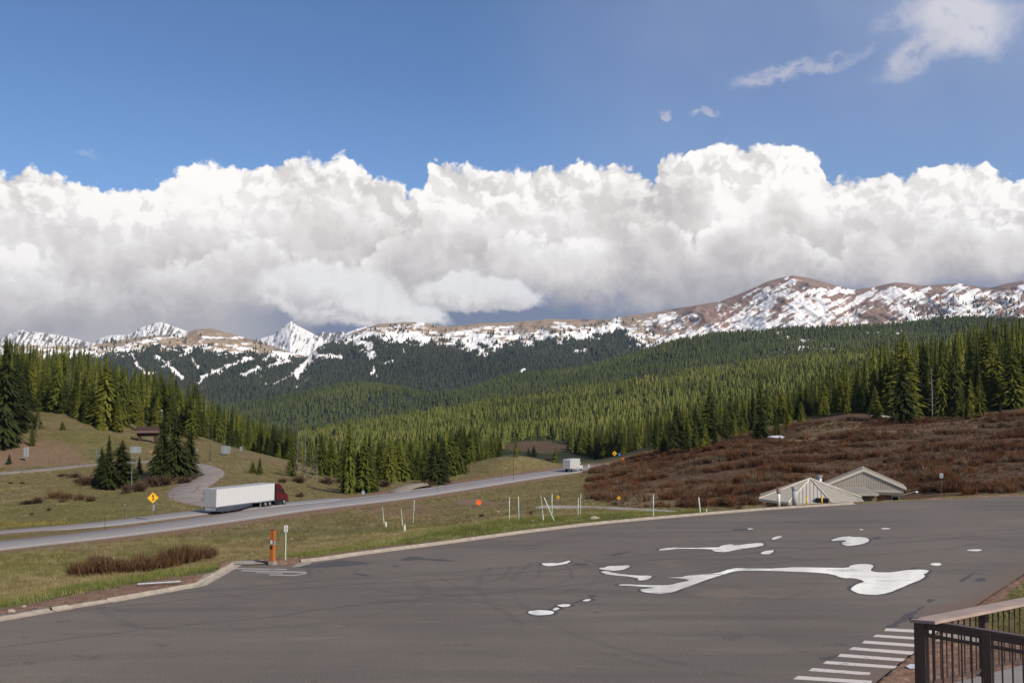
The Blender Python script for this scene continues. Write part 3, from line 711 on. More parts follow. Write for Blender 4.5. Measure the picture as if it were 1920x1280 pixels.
def spruce_proto(seed, n=250, wide=.17, low=.06, per=5, core=True, droop=.35, gap=0.0):
    """crown of a unit-high spruce: whorls of drooping boughs, each a chain of ragged needle clumps"""
    r = np.random.default_rng(seed)
    V = []; Fc = []
    def tri(a, b, c):
        k = len(V); V.extend([a, b, c]); Fc.append((k, k + 1, k + 2))
    side = [1 + .22 * math.sin(k * 1.7 + seed) for k in range(12)]
    for i in range(n):
        t = low + (1 - low) * (1 - (1 - (i + r.random()) / n) ** .80)
        t = min(t, .985)
        ang = r.random() * 2 * math.pi
        L = wide * ((1 - t) ** .78) * (0.72 + .45 * r.random()) * side[int(ang / (2 * math.pi) * 12) % 12] * (1.0 if t > low + .08 else .75) + .006
        if gap and r.random() < gap: L *= .45
        ca, sa = math.cos(ang), math.sin(ang)
        up = .35 * t
        for j in range(per):
            s = (j + .55) / per
            x0 = L * (s - .30); x1 = L * (s + .34)
            if x0 < 0: x0 = 0
            z0 = t + x0 * (up - droop * (x0 / max(L, 1e-4))); z1 = t + x1 * (up - droop * (x1 / max(L, 1e-4))) - .012 * r.random()
            w = (.17 + .13 * r.random()) * L * (1 - .5 * s) * (1 if j % 2 else -1) * .9
            wz = -abs(w) * (.25 + .5 * r.random())
            a = (ca * x0, sa * x0, z0)
            b = (ca * x1, sa * x1, z1)
            c = (ca * (x0 * .4 + x1 * .6) - sa * w, sa * (x0 * .4 + x1 * .6) + ca * w, (z0 + z1) / 2 + wz)
            tri(a, b, c)
    if core:
        for k in range(7):
            zt = low + (1 - low) * ((k + 1.3) / 7.6); zb = low + (1 - low) * (k / 7.6)
            rb = wide * .50 * (1 - zb) ** .8
            for j in range(9):
                a0, a1 = (j + r.random() * .5) / 9 * 6.283, (j + 1) / 9 * 6.283
                tri((math.cos(a0) * rb, math.sin(a0) * rb, zb), (math.cos(a1) * rb * .92, math.sin(a1) * rb * .92, zb + .01), (0, 0, min(zt + .04, .99)))
    for j in range(4):
        a0 = j * 1.6; tri((math.cos(a0) * .006, math.sin(a0) * .006, .955), (math.cos(a0 + 2) * .006, math.sin(a0 + 2) * .006, .955), (0, 0, 1.0))
    return np.array(V), np.array(Fc)
def tier_proto(seed, tiers, spikes, wide):
    r = np.random.default_rng(seed); V = []; Fc = []
    for k in range(tiers):
        zb = .04 + .80 * k / tiers; zt = min(zb + 1.5 / tiers, 1.0) if k < tiers - 1 else 1.0
        rb = wide * (1 - zb) ** .85
        a00 = r.random() * 6
        for j in range(spikes):
            a0 = a00 + j / spikes * 6.283; a1 = a00 + (j + .5) / spikes * 6.283; a2 = a00 + (j + 1) / spikes * 6.283
            rr = rb * (.8 + .45 * r.random()); q_ = len(V)
            V.extend([(math.cos(a0) * rb * .55, math.sin(a0) * rb * .55, zb + .04), (math.cos(a1) * rr, math.sin(a1) * rr, zb - .02), (math.cos(a2) * rb * .55, math.sin(a2) * rb * .55, zb + .04), (0, 0, zt)])
            Fc.append((q_, q_ + 1, q_ + 3)); Fc.append((q_ + 1, q_ + 2, q_ + 3))
    return np.array(V), np.array(Fc)
def tri_mesh(name, V, Fc, mat, attrs=None):
    me = bpy.data.meshes.new(name); fill_mesh(me, V, Fc)
    for k, a in (attrs or {}).items(): put_attr(me, k, a)
    me.materials.append(mat); return me
def merged(name, protos, pos, sxy, sz, mat, label, cat, extra=None, tilt=0.0, rnd=None):
    """a mass nobody could count: many plants in one mesh"""
    n = len(pos); which = rng.integers(0, len(protos), n); ang = rng.random(n) * 6.283
    if rnd is None: rnd = rng.random(n)
    VV = []; FF = []; RR = []; XX = []; base = 0
    for k, (V, Fc) in enumerate(protos):
        s = np.nonzero(which == k)[0]
        if len(s) == 0: continue
        ca, sa = np.cos(ang[s])[:, None], np.sin(ang[s])[:, None]
        x = (V[None, :, 0] * ca - V[None, :, 1] * sa) * sxy[s][:, None]
        y = (V[None, :, 0] * sa + V[None, :, 1] * ca) * sxy[s][:, None]
        z = V[None, :, 2] * sz[s][:, None]
        if tilt: x = x + z * (rng.normal(0, tilt, len(s)))[:, None]
        v = np.stack([x + pos[s, 0][:, None], y + pos[s, 1][:, None], z + pos[s, 2][:, None]], -1).reshape(-1, 3)
        f = (Fc[None] + (np.arange(len(s)) * len(V))[:, None, None]).reshape(-1, 3) + base
        VV.append(v); FF.append(f); RR.append(np.repeat(rnd[s], len(V)))
        if extra is not None: XX.append(np.repeat(extra[s], len(V), axis=0))
        base += len(v)
    at = {'rnd': np.concatenate(RR)[:, None]}
    if extra is not None: at['m1'] = np.concatenate(XX)
    o = link(name, tri_mesh(name, np.concatenate(VV), np.concatenate(FF), mat, at))
    return tag(o, label, cat, kind='stuff')

# prototypes of the trees that stand as things of their own
PROTO = []
for k, (wd, gp, dr_) in enumerate(((.150, 0, .35), (.170, .1, .4), (.130, 0, .5), (.190, .15, .3), (.145, .2, .45), (.165, .05, .25), (.120, .1, .4), (.205, .1, .35))):
    V, Fc = spruce_proto(100 + k, 560, wd * 1.18, .05, 7, True, dr_, gp)
    PROTO.append(tri_mesh('crown', V, Fc, M_SPR))
V, Fc = spruce_proto(140, 150, .12, .12, 4, False, .5, .4); GREYP = tri_mesh('crown', V, Fc, M_GREYT)
def limb_mesh(name, mat, segs):
    V = []; Fc = []
    for a, b, r0, r1 in segs:
        a, b = Vector(a), Vector(b); d = (b - a).normalized(); u = d.orthogonal().normalized(); w = d.cross(u); k = len(V)
        for c, r_ in ((a, r0), (b, r1)):
            for j in range(5):
                t = j * 1.2566; V.append(tuple(c + (u * math.cos(t) + w * math.sin(t)) * r_))
        for j in range(5):
            j2 = (j + 1) % 5; Fc += [(k + j, k + j2, k + 5 + j2), (k + j, k + 5 + j2, k + 5 + j)]
    return tri_mesh(name, np.array(V), np.array(Fc), mat)
TRUNKS = [limb_mesh('trunk', M_BARK, [((0, 0, -.03), (.002, .001, .4), .013, .009), ((.002, .001, .4), (0, 0, .97), .009, .002)])]
r_ = np.random.default_rng(5)
_seg = [((0, 0, -.03), (.01, .0, .5), .012, .008), ((.01, 0, .5), (0, 0, .98), .008, .001)]
for k in range(46):
    t = .15 + .8 * k / 46; an = r_.random() * 6.28; L = .14 * (1 - t) ** .7 * (.5 + r_.random() * .8) + .01
    _seg.append(((.01 * t, 0, t), (math.cos(an) * L, math.sin(an) * L, t + .03 - .25 * L), .003, .001))
BRANCHES = limb_mesh('branches', M_DEAD, _seg[2:]); DEADTR = limb_mesh('trunk', M_DEAD, _seg[:2])
TREE_N = 0
def spruce(pos, h, label, group=None, variety=None, wid=1.0, kind='live', lean=0.0, tone=None):
    global TREE_N
    TREE_N += 1
    nm = {'live': 'spruce_tree', 'grey': 'dying_spruce_tree', 'dead': 'dead_tree'}[kind]
    e = empty(nm, pos, rng.random() * 6.28, label, 'tree', group)
    e.rotation_euler[1] = lean
    if kind == 'live': a, b = PROTO[variety if variety is not None else int(rng.integers(0, len(PROTO)))], TRUNKS[0]
    elif kind == 'grey': a, b = GREYP, DEADTR
    else: a, b = BRANCHES, DEADTR
    c = link('branches' if kind == 'dead' else 'crown', a, e); c.color = (float(rng.random()) if tone is None else tone, 0, 0, 1); t_ = link('trunk', b, e)
    e.scale = (h * wid, h * wid, h)
    return e

# ---- trees picked out one by one: px, base row, top row, label, group, kind, width
ROADSIDE = 'spruces in the bushes by the curved side road'
VAL = 'spruces standing in the dip beyond the highway'
MOOR = 'small conifers at the edge of the red brown moor'
LIST = [
 (203, 917, 812, 'taller pointed spruce of the left pair in the bushes by the side road', ROADSIDE, 'live', 1.0),
 (228, 913, 822, 'broad dark spruce right of the pointed one in the left roadside pair', ROADSIDE, 'live', 1.6),
 (190, 905, 836, 'short spruce behind the left flank of the left roadside pair', ROADSIDE, 'live', 1.0),
 (304, 902, 772, 'left of the two tall dark spruces that hide the brown roofed shelter', ROADSIDE, 'live', .88),
 (329, 900, 765, 'tallest dark spruce at the inside of the side road bend', ROADSIDE, 'live', 1.05),
 (348, 893, 800, 'lower spruce leaning into the right flank of the tallest roadside spruce', ROADSIDE, 'live', 1.2),
 (261, 890, 852, 'little spruce between the two pairs of roadside spruces', ROADSIDE, 'live', 1.2),
 (247, 922, 858, 'bare grey dead tree in the bushes between the roadside spruces', ROADSIDE, 'dead', .8),
 (394, 869, 812, 'thin grey tree on the grass above the top of the side road bend', None, 'grey', .8),
 (487, 889, 854, 'small bushy spruce alone on the grass slope right of the side road', None, 'live', 1.3),
 (474, 887, 862, 'knee high sapling just left of the small lone spruce on the grass slope', None, 'live', 1.3),
 (66, 828, 768, 'thin young pine leaning on the bare cut bank at the far left', None, 'grey', 1.1),
 (60, 836, 790, 'stunted green pine at the top of the bare cut bank', None, 'live', 1.0),
 (117, 806, 788, 'tiny spruce alone on the left hillside meadow', None, 'live', 1.4),
 (17, 870, 848, 'small dark spruce at the foot of the bare cut bank', None, 'live', 1.5),
 (70, 803, 762, 'young spruce at the lower edge of the left forest above the meadow', None, 'live', 1.0),
 (8, 838, 628, 'very tall dark spruce at the left border of the photo', None, 'live', .9),
 (30, 812, 652, 'tall spruce with bare lower trunk second from the left border', None, 'live', .8),
 (46, 806, 668, 'tall spruce with bare lower trunk at the left edge of the hillside meadow', None, 'live', .8),
 (547, 893, 812, 'leftmost spruce of the group right of the red truck cab', VAL, 'live', 1.0),
 (556, 890, 800, 'grey needled spruce near the left end of the dip', VAL, 'grey', 1.0),
 (571, 895, 790, 'tall thin dying tree at the left end of the dip', VAL, 'grey', .8),
 (586, 896, 838, 'short dying tree with drooping grey boughs in the dip', VAL, 'grey', 1.6),
 (603, 893, 806, 'mid green spruce left of the tallest spruce in the dip', VAL, 'live', 1.0),
 (620, 892, 812, 'yellow green spruce just left of the tallest spruce in the dip', VAL, 'live', 1.1),
 (594, 905, 850, 'bare dead trunk standing among the spruces right of the red truck cab', VAL, 'dead', .7),
 (654, 925, 781, 'tallest spruce in the dip, its tip standing clear above the others', VAL, 'live', .85),
 (671, 921, 840, 'low spruce at the right foot of the tallest spruce in the dip', VAL, 'live', 1.1),
 (684, 922, 808, 'broad spruce close to the highway in the middle of the dip', VAL, 'live', 1.2),
 (703, 920, 868, 'young spruce on the highway bank below the middle of the dip', VAL, 'live', 1.2),
 (692, 900, 806, 'spruce behind the broad one near the highway', VAL, 'live', .9),
 (716, 900, 822, 'narrow spruce halfway along the row in the dip', VAL, 'live', .9),
 (731, 905, 818, 'slightly yellow spruce above the start of the dirt track', VAL, 'live', 1.0),
 (747, 902, 822, 'pale green spruce left of the dirt track', VAL, 'live', 1.1),
 (768, 900, 820, 'wide spruce straight above the dirt track', VAL, 'live', 1.2),
 (783, 900, 840, 'shorter spruce right of the wide one above the dirt track', VAL, 'live', 1.1),
 (797, 899, 822, 'spruce with a narrow top right of the dirt track', VAL, 'live', .9),
 (815, 908, 822, 'dark full spruce at the highway edge right of the dirt track', VAL, 'live', 1.25),
 (829, 900, 812, 'spruce between the dark full one and the two big ones at the knoll', VAL, 'live', 1.0),
 (845, 893, 800, 'left tree of the big pair standing before the grassy knoll', VAL, 'live', 1.05),
 (862, 890, 794, 'tallest spruce on the left flank of the grassy knoll', VAL, 'live', 1.15),
 (883, 868, 797, 'slim spruce on the grassy knoll right of the big pair', VAL, 'live', .9),
 (894, 862, 815, 'short spruce touching the slim one on the knoll', VAL, 'live', 1.0),
 (927, 856, 826, 'small round topped spruce behind the grassy knoll', VAL, 'live', 1.4),
 (938, 855, 822, 'green sapling right of the round topped spruce behind the knoll', VAL, 'live', 1.1),
 (968, 856, 818, 'yellowish young spruce beside the tall thin pole behind the knoll', VAL, 'live', 1.0),
 (991, 852, 838, 'very small dark conifer beyond the crest of the grassy knoll', VAL, 'live', 1.6),
 (1001, 856, 834, 'small dark conifer right of the crest of the grassy knoll', VAL, 'live', 1.5),
 (1041, 866, 838, 'yellow green bushy conifer beside the far white truck', VAL, 'live', 1.9),
 (1233, 848, 786, 'slim spruce left of the largest one at the moor edge', MOOR, 'live', .9),
 (1246, 850, 800, 'lower spruce at the left foot of the largest spruce at the moor edge', MOOR, 'live', 1.2),
 (1269, 848, 755, 'largest dark spruce at the left end of the moor edge', MOOR, 'live', 1.1),
 (1288, 845, 775, 'spruce pressed against the right side of the largest moor edge spruce', MOOR, 'live', 1.0),
 (1305, 840, 782, 'spruce above the small snow patch on the moor', MOOR, 'live', 1.0),
 (1322, 838, 790, 'bright green young spruce right of the small snow patch', MOOR, 'live', 1.1),
 (1340, 834, 784, 'well formed pointed spruce midway between the two large dark ones', MOOR, 'live', 1.1),
 (1360, 828, 770, 'dark spruce in the second row of the moor edge', MOOR, 'live', 1.0),
 (1378, 820, 772, 'bright spruce in the second row of the moor edge', MOOR, 'live', 1.0),
 (1394, 816, 782, 'short bright spruce behind the gap in the moor edge', MOOR, 'live', 1.1),
 (1428, 824, 745, 'big dark spruce standing forward on the moor by the snow patch', MOOR, 'live', 1.15),
 (1417, 822, 770, 'spruce touching the left side of the big forward one by the snow patch', MOOR, 'live', 1.0),
 (1457, 818, 768, 'isolated spruce right of the big forward one by the snow patch', MOOR, 'live', 1.1),
 (1475, 802, 764, 'olive spruce at the end of the pale foot path', MOOR, 'live', 1.3),
 (1503, 790, 752, 'round olive spruce left of the pale foot path', MOOR, 'live', 1.5),
 (1531, 778, 732, 'spruce above the upper end of the pale foot path', MOOR, 'live', 1.3),
 (1588, 776, 730, 'pale young pine right of the pale foot path', MOOR, 'live', 1.1),
 (1612, 772, 712, 'slender spruce in front of the left end of the right forest', MOOR, 'live', .9),
 (1642, 785, 722, 'slender bright spruce standing just before the right forest', MOOR, 'live', 1.0),
 (1693, 792, 664, 'huge dark spruce leading the left end of the right forest', None, 'live', 1.1),
 (1708, 788, 700, 'bright spruce at the right shoulder of the huge leading spruce', None, 'live', 1.0),
 (1748, 782, 684, 'whitish dead tree showing in front of the right forest', None, 'dead', .9),
 (1799, 784, 722, 'full low spruce at the foot of the right forest', None, 'live', 1.5),
 (1817, 785, 738, 'small spruce at the right foot of the full low one before the right forest', None, 'live', 1.3),
 (1838, 781, 696, 'tall bright spruce at the front of the right forest', None, 'live', 1.1),
 (1876, 776, 750, 'tiny spruce in front of the dark gap near the right border', None, 'live', 1.1),
]
TREE_XY = []
for px, rb, rt, lab, grp, kd, wd in LIST:
    p = G.hit(px, rb, 150 if px < 1500 else 180)
    top = CZ + ray(px, rt)[1] * p.y
    h = max(1.5, top - p.z)
    spruce(p - Vector((0, 0, .1)), h, lab, grp, None, wd * (1.22 if grp == ROADSIDE else 1.0), kd, .12 if 'leaning' in lab else 0.0,
           .04 if grp == ROADSIDE or px < 60 or 'dark' in lab else .8 if 'yellow' in lab or 'bright' in lab or 'pale' in lab else float(.15 + .4 * rng.random()))
    TREE_XY.append((p.x, p.y, h * .10))

# ---- forests: where trees stand
FRONT = [(-900, 290), (-300, 290), (0, 300), (60, 342), (110, 335), (160, 322), (200, 303), (250, 322), (320, 345), (400, 362), (480, 388), (540, 372), (585, 330), (620, 285), (700, 275), (800, 275), (870, 300), (915, 420), (960, 740), (1050, 720),
         (1072, 560), (1120, 490), (1225, 440), (1240, 310), (1300, 300), (1400, 318), (1445, 335), (1500, 335), (1560, 320), (1610, 318), (1650, 296), (1700, 288), (1800, 292), (1850, 300), (1920, 292), (2400, 285), (2900, 285)]
def scatter(u0, u1, D0, D1, spacing, seed):
    r = np.random.default_rng(seed)
    n = int((u1 - u0) * (D1 ** 2 - D0 ** 2) / 2 / spacing ** 2)
    u = u0 + (u1 - u0) * r.random(n); D = np.sqrt(D0 ** 2 + (D1 ** 2 - D0 ** 2) * r.random(n))
    return u, D, r
hood = []
u, D, r = scatter(-.95, .95, 270, 620, 4.3, 1)
px = u * F + 960
fr = interp(px, FRONT); x, y = u * D, D
keep = (D > fr + (vnoise(x / 9, y / 9, 4) - .5) * 16) & (vnoise(x / 16, y / 16, 5) > .16) & (D < interp(px, [(-900, 620), (560, 560), (620, 620), (2900, 620)]))
keep &= ~((px > 1190) & (px < 1290) & (D > 580))
keep &= ~((px > 545) & (px < 925) & (D < 330) & (r.random(len(px)) < .5))
for tx, ty, tr_ in TREE_XY: keep &= np.hypot(x - tx, y - ty) > 1.3 + tr_
keep &= (RD['hwy'][G.idx(x, y)[0], G.idx(x, y)[1]] > 12)
u, D, px, x, y, fr = (k_[keep] for k_ in (u, D, px, x, y, fr))
# coarse thinning so that crowns do not sit in one another
order = np.argsort(D); grid = {}; ok = []
for i in order:
    c = (int(x[i] // 3), int(y[i] // 3)); bad = False
    for a in (-1, 0, 1):
        for b_ in (-1, 0, 1):
            for j in grid.get((c[0] + a, c[1] + b_), ()):
                if (x[i] - x[j]) ** 2 + (y[i] - y[j]) ** 2 < 2.9 ** 2: bad = True
    if not bad: ok.append(i); grid.setdefault(c, []).append(i)
ok = np.array(ok); px, x, y, fr = px[ok], x[ok], y[ok], fr[ok]
z = G.z(x, y); rr_ = rng.random(len(x))
hgt = (10.5 + 9.5 * rr_ ** .8) * (.82 + .36 * vnoise(x / 30, y / 30, 9))
hgt *= interp(px, [(-900, .92), (100, .92), (300, .95), (540, .86), (900, .8), (960, .9), (1240, .72), (1500, .78), (1600, .95), (1660, 1.22), (1950, 1.32), (2900, 1.3)])
hgt *= .55 + .45 * sstep(y - fr, 0, 16) + .35 * (rng.random(len(x)) > .55) * (y - fr < 14)
hgt *= np.where((px > 545) & (px < 925) & (y < 340), .8, 1) * np.where((px > 380) & (px < 700), .84, 1) * np.where((px > 560) & (px < 1000) & (y > 340), .62, 1)
on = (px > -15) & (px < 1935)
key = (y - fr) / 1.0 + np.where(px > 1600, -4, 0)
cand = np.nonzero(on)[0]; cand = cand[np.argsort(key[cand])]
budget = 300 - len(LIST)
own = set(cand[:budget].tolist())
BANDS = [(-99, 140, 'above the far left meadow', 'forest spruces on the left hillside'), (140, 250, 'up the slope left of the brown shelter', 'forest spruces on the left hillside'), (250, 400, 'up the slope behind the brown shelter', 'forest spruces on the left hillside'),
         (400, 470, 'above the largest grey sign back', 'forest spruces on the left hillside'), (470, 560, 'at the lower right end of the left hillside forest', 'forest spruces on the left hillside'),
         (560, 660, 'crowded behind the red truck cab end of the dip', 'crowded spruces in the dip beyond the highway'), (660, 780, 'crowded in the middle of the dip beyond the highway', 'crowded spruces in the dip beyond the highway'), (780, 1000, 'crowded behind the grassy knoll', 'crowded spruces in the dip beyond the highway'),
         (1000, 1160, 'in the stand behind the yellow diamond at the bend', 'spruces between the far truck and the moor'), (1160, 1300, 'in the stand around the largest moor edge spruce', 'spruces between the far truck and the moor'), (1300, 1440, 'behind the middle of the moor edge', 'spruces between the far truck and the moor'), (1440, 1600, 'behind the pale foot path on the moor', 'spruces between the far truck and the moor'),
         (1600, 1700, 'at the left end of the dense right hillside forest', 'forest spruces on the right hillside'), (1700, 1790, 'near the whitish dead tree of the right forest', 'forest spruces on the right hillside'), (1790, 1860, 'in the middle of the dense right hillside forest', 'forest spruces on the right hillside'), (1860, 1999, 'at the right border in the dense right hillside forest', 'forest spruces on the right hillside')]
for i in sorted(own):
    ph, grp = next((b_[2], b_[3]) for b_ in BANDS if b_[0] <= px[i] < b_[1])
    d_ = y[i] - fr[i]
    lab = ('front row spruce ' if d_ < 7 else 'second row spruce ' if d_ < 14 else 'set back spruce ') + ph
    spruce((x[i], y[i], z[i] - .2), float(hgt[i]), lab, grp, None, float(.85 + .3 * rng.random()))
rest = np.array([i for i in range(len(x)) if i not in own])
MIDP = [spruce_proto(200 + k, 95, w_, .05, 3, True, .4, .1) for k, w_ in enumerate((.18, .20, .155, .22, .17))]
merged('forest', MIDP, np.stack([x, y, z - .2], -1)[rest], hgt[rest] * (.85 + .35 * rng.random(len(rest))), hgt[rest], M_SPRS, 'dense spruce forest rising behind the nearer trees on both hillsides', 'forest')
# a few grey snags among them
for px_, D_ in ((132, 372), (388, 452), (432, 408), (30, 352), (560, 400), (1770, 322)):
    u_ = (px_ - 960) / F; p = Vector((u_ * D_, D_, float(G.z(u_ * D_, D_))))
    spruce(p, 15.0, {132: 'grey snag among the left hillside spruces above the meadow', 388: 'tall grey snag in the upper left hillside forest', 432: 'grey snag near the brow of the left hillside forest', 30: 'grey snag behind the tall spruces at the left border',
                     560: 'grey snag at the right end of the left hillside forest', 1770: 'pale snag inside the right hillside forest'}[px_], 'grey snags in the forests', None, .8, 'dead')

# the rolling forest across the valley
u, D, r = scatter(-.36, .70, 560, 2050, 5.1, 2)
px = u * F + 960; x, y = u * D, D
i_, j_, _, _ = G.idx(x, y)
keep = (D > interp(px, FRONT) + 8) & (vnoise(x / 24, y / 24, 15) > .12) & ~((px > 1190) & (px < 1292) & (D > 590) & (D < 690)) & (D > np.where((px > 960) & (px < 1060), 735, 0))
keep &= (D > 620) & (px > 560 + 90 * (D < 900))
x, y, px = x[keep], y[keep], px[keep]; z = G.z(x, y)
hh = (4.5 + 9.5 * rng.random(len(x)) ** 1.5) * (.75 + .5 * vnoise(x / 60, y / 60, 16))
AP = [tier_proto(300 + k, 4, 7, w_) for k, w_ in enumerate((.19, .24, .15, .21, .28, .17, .32))]
tone_ = np.clip(.55 * rng.random(len(x)) + 1.3 * (fbm(x / 110, y / 110, 18, 3) - .33), 0, 1)
merged('forest', AP, np.stack([x, y, z - .2], -1), hh * (.9 + .3 * rng.random(len(x))), hh, M_FA, 'rolling yellow green conifer forest across the valley', 'forest', rnd=tone_)
# the darker ridge behind it
u, D, r = scatter(-.36, .70, 2250, 3050, 9.2, 3)
x, y = u * D, D
i_, j_, _, _ = M.idx(x, y)
keep = (M.open_[i_, j_] < .5) & (vnoise(x / 30, y / 30, 25) > .1)
x, y = x[keep], y[keep]; z = M.z(x, y); hh = 11 + 8 * rng.random(len(x))
BP = [tier_proto(320 + k, 2, 5, w_) for k, w_ in enumerate((.20, .24, .18))]
tone_ = np.clip(.5 * rng.random(len(x)) + .8 * (fbm(x / 200, y / 200, 28, 3) - .2), 0, 1)
merged('forest', BP, np.stack([x, y, z - .2], -1), hh, hh, M_FB, 'dark conifer forest on the ridge beyond the valley', 'forest', rnd=tone_)
# the foot of the mountains
u, D, r = scatter(-.62, .58, 3350, 6100, 15.5, 4)
x, y = u * D, D
i_, j_, _, _ = FS.idx(x, y)
fo = FS.forest[i_, j_]; px = u * F + 960
edge_tr = (vnoise(x / 60, y / 60, 33) < .40) * .16 * (bare[i_, j_] > .5) * (ROWF[i_, j_] > tl[i_, j_] - 26) + (px > 1700) * (bare[i_, j_] > .5) * (ROWF[i_, j_] > 560) * .30 * vnoise(px / 14, D / 90, 34)
keep = r.random(len(x)) < np.maximum(fo, edge_tr)
keep &= (r.random(len(x)) > .1)
x, y = x[keep], y[keep]; z = FS.z(x, y); hh = 14 + 11 * rng.random(len(x))
CP_ = [tier_proto(340 + k, 1, 5, w_) for k, w_ in enumerate((.30, .26, .34))]
merged('forest', CP_, np.stack([x, y, z - .5], -1), hh, hh, M_FC, 'blue dark conifer forest below the snow line of the mountains', 'forest', rnd=np.clip(.7 * rng.random(len(x)) + .5 * (vnoise(x / 300, y / 300, 36) - .3), 0, 1))

# ------------------------------------------------------------------ shrubs and grass
def twig_proto(seed, n, spread, wdt=.035, curl=.3):
    r = np.random.default_rng(seed); V = []; Fc = []
    for i in range(n):
        an = r.random() * 6.283; tl_ = r.random() ** .7 * spread; h = (1 - .45 * (tl_ / spread) ** 2) * (.7 + .35 * r.random())
        bx_, by_ = r.normal(0, .14, 2); ca, sa = math.cos(an), math.sin(an); wa = r.random() * 3.14
        w0, w1 = math.cos(wa) * wdt, math.sin(wa) * wdt
        mx, my, mz = bx_ + ca * tl_ * .45, by_ + sa * tl_ * .45, h * .55
        tx, ty = bx_ + ca * tl_, by_ + sa * tl_
        k = len(V); V += [(bx_ - w0 * .5, by_ - w1 * .5, -.05), (bx_ + w0 * .5, by_ + w1 * .5, -.05), (mx - w0, my - w1, mz), (mx + w0, my + w1, mz), (tx, ty, h)]
        Fc += [(k, k + 1, k + 3), (k, k + 3, k + 2), (k + 2, k + 3, k + 4)]
    return np.array(V), np.array(Fc)
def scrub_mat():
    m_, q, b = new_mat('willow_scrub'); p = obj_pos(q)
    n = q.noise(q.vm('MULTIPLY', p, (.55, 1.0, 1.0)), .055, 4, .6); f = q.noise(p, .5, 3, .6); r = attr(q, 'rnd', 'Fac')
    c = q.ramp(q.add(q.mul(n, .78), q.mul(r, .22)), [(.34, (.060, .032, .020)), (.43, (.120, .064, .036)), (.49, (.185, .075, .032)), (.54, (.125, .080, .048)), (.62, (.180, .128, .088)), (.72, (.22, .17, .10))])
    c = q.mix(q.ss(f, .55, .75, 0, .4), c, (.09, .055, .044))
    q.put(b.inputs['Base Color'], c); b.inputs['Roughness'].default_value = .9; b.inputs['Specular IOR Level'].default_value = .1
    return m_
M_SCR = scrub_mat()
u, D, r = scatter(.05, .72, 120, 285, .82, 6)
x, y = u * D, D; i_, j_, _, _ = G.idx(x, y)
dens = G.scrub[i_, j_] * (.42 + .58 * sstep(fbm(x / 12, y / 4, 44, 4, .6), .40, .50)) * (1 - .85 * np.clip(pale[i_, j_], 0, 1))
keep = r.random(len(x)) < dens
BLD = [(37.5, 121.0, 9.0), (46, 130, 9.5)]
for bx_, by_, br_ in BLD: keep &= np.hypot(x - bx_, y - by_) > br_
x, y = x[keep], y[keep]; z = G.z(x, y)
_tn = fbm(x / 16 + y / 30, y / 5, 45, 4, .6); tall = .22 + 1.35 * sstep(_tn, .42, .72) * (.6 + .5 * vnoise(x / 3, y / 3, 46))
SCRP = [twig_proto(400 + k, 70, 1.05, .017) for k in range(5)]
merged('willow_scrub', SCRP, np.stack([x, y, z], -1), tall * (.9 + .5 * rng.random(len(x))), tall * (.9 + .6 * rng.random(len(x))), M_SCR, 'low red brown leafless willow scrub covering the slope on the right', 'scrub')
print('SCRUB', len(x))
# grass blades on the near verges
def grass_mat():
    m_, q, b = new_mat('grass_blades'); a = q.sep(attr(q, 'm1')); r = attr(q, 'rnd', 'Fac')
    st = q.ramp(r, [(0, (.095, .080, .030)), (.4, (.19, .155, .065)), (.8, (.30, .24, .12)), (1, (.40, .335, .20))])
    gr = q.ramp(r, [(0, (.070, .088, .020)), (.5, (.135, .148, .036)), (.85, (.21, .205, .066)), (1, (.34, .29, .15))])
    c = q.mix(a[1], st, gr); c = q.mix(q.mul(a[2], .7), c, (.30, .22, .045))
    q.put(b.inputs['Base Color'], c); b.inputs['Roughness'].default_value = .85; b.inputs['Specular IOR Level'].default_value = .15
    return m_
M_GR = grass_mat()
GP = []
for k in range(6):
    r = np.random.default_rng(500 + k); V = []; Fc = []
    for i in range(9):
        an = r.random() * 6.28; L = .25 + .5 * r.random(); bx_, by_ = r.normal(0, .35, 2); w_ = .035; wa = r.random() * 3.14; k0 = len(V)
        V += [(bx_ - math.cos(wa) * w_, by_ - math.sin(wa) * w_, -.05), (bx_ + math.cos(wa) * w_, by_ + math.sin(wa) * w_, -.05), (bx_ + math.cos(an) * L * .6, by_ + math.sin(an) * L * .6, .5 + .5 * r.random())]
        Fc.append((k0, k0 + 1, k0 + 2))
    GP.append((np.array(V), np.array(Fc)))
u, D, r = scatter(-.58, .56, 40, 135, .40, 8)
x, y = u * D, D; i_, j_, _, _ = G.idx(x, y)
so_, ds, dr2 = soil[i_, j_], DE[i_, j_], DR[i_, j_]
off = (ds > .8) | ((dr2 > 1.2) & (D > 44))
keep = off & (r.random(len(x)) > so_ * .97) & (RD['hwy'][i_, j_] > 8) & (RD['ramp'][i_, j_] > 4) & (RD['path'][i_, j_] > 1.5) & (u * F + 960 < np.where(ds > .8, 1330, 4000))
x, y, i_, j_ = x[keep], y[keep], i_[keep], j_[keep]
ex = np.stack([soil[i_, j_], green[i_, j_], gold[i_, j_]], -1)
gh = (.10 + .22 * fbm(x / 3, y / 3, 51, 3)) * (.8 + .5 * sstep(DE[i_, j_], 4, 14))
merged('grass', GP, np.stack([x, y, G.z(x, y)], -1), np.full(len(x), .42), gh * 1.4, M_GR, 'short spring grass on the verges between the parking lot and the highway', 'grass', ex, rnd=np.clip(rng.random(len(x)) * .6 + .5 * vnoise(x / 2, y / 2, 52), 0, 1))
print('GRASS', len(x))
u, D, r = scatter(-.60, .20, 135, 300, .95, 9)
x, y = u * D, D; i_, j_, _, _ = G.idx(x, y); px = u * F + 960
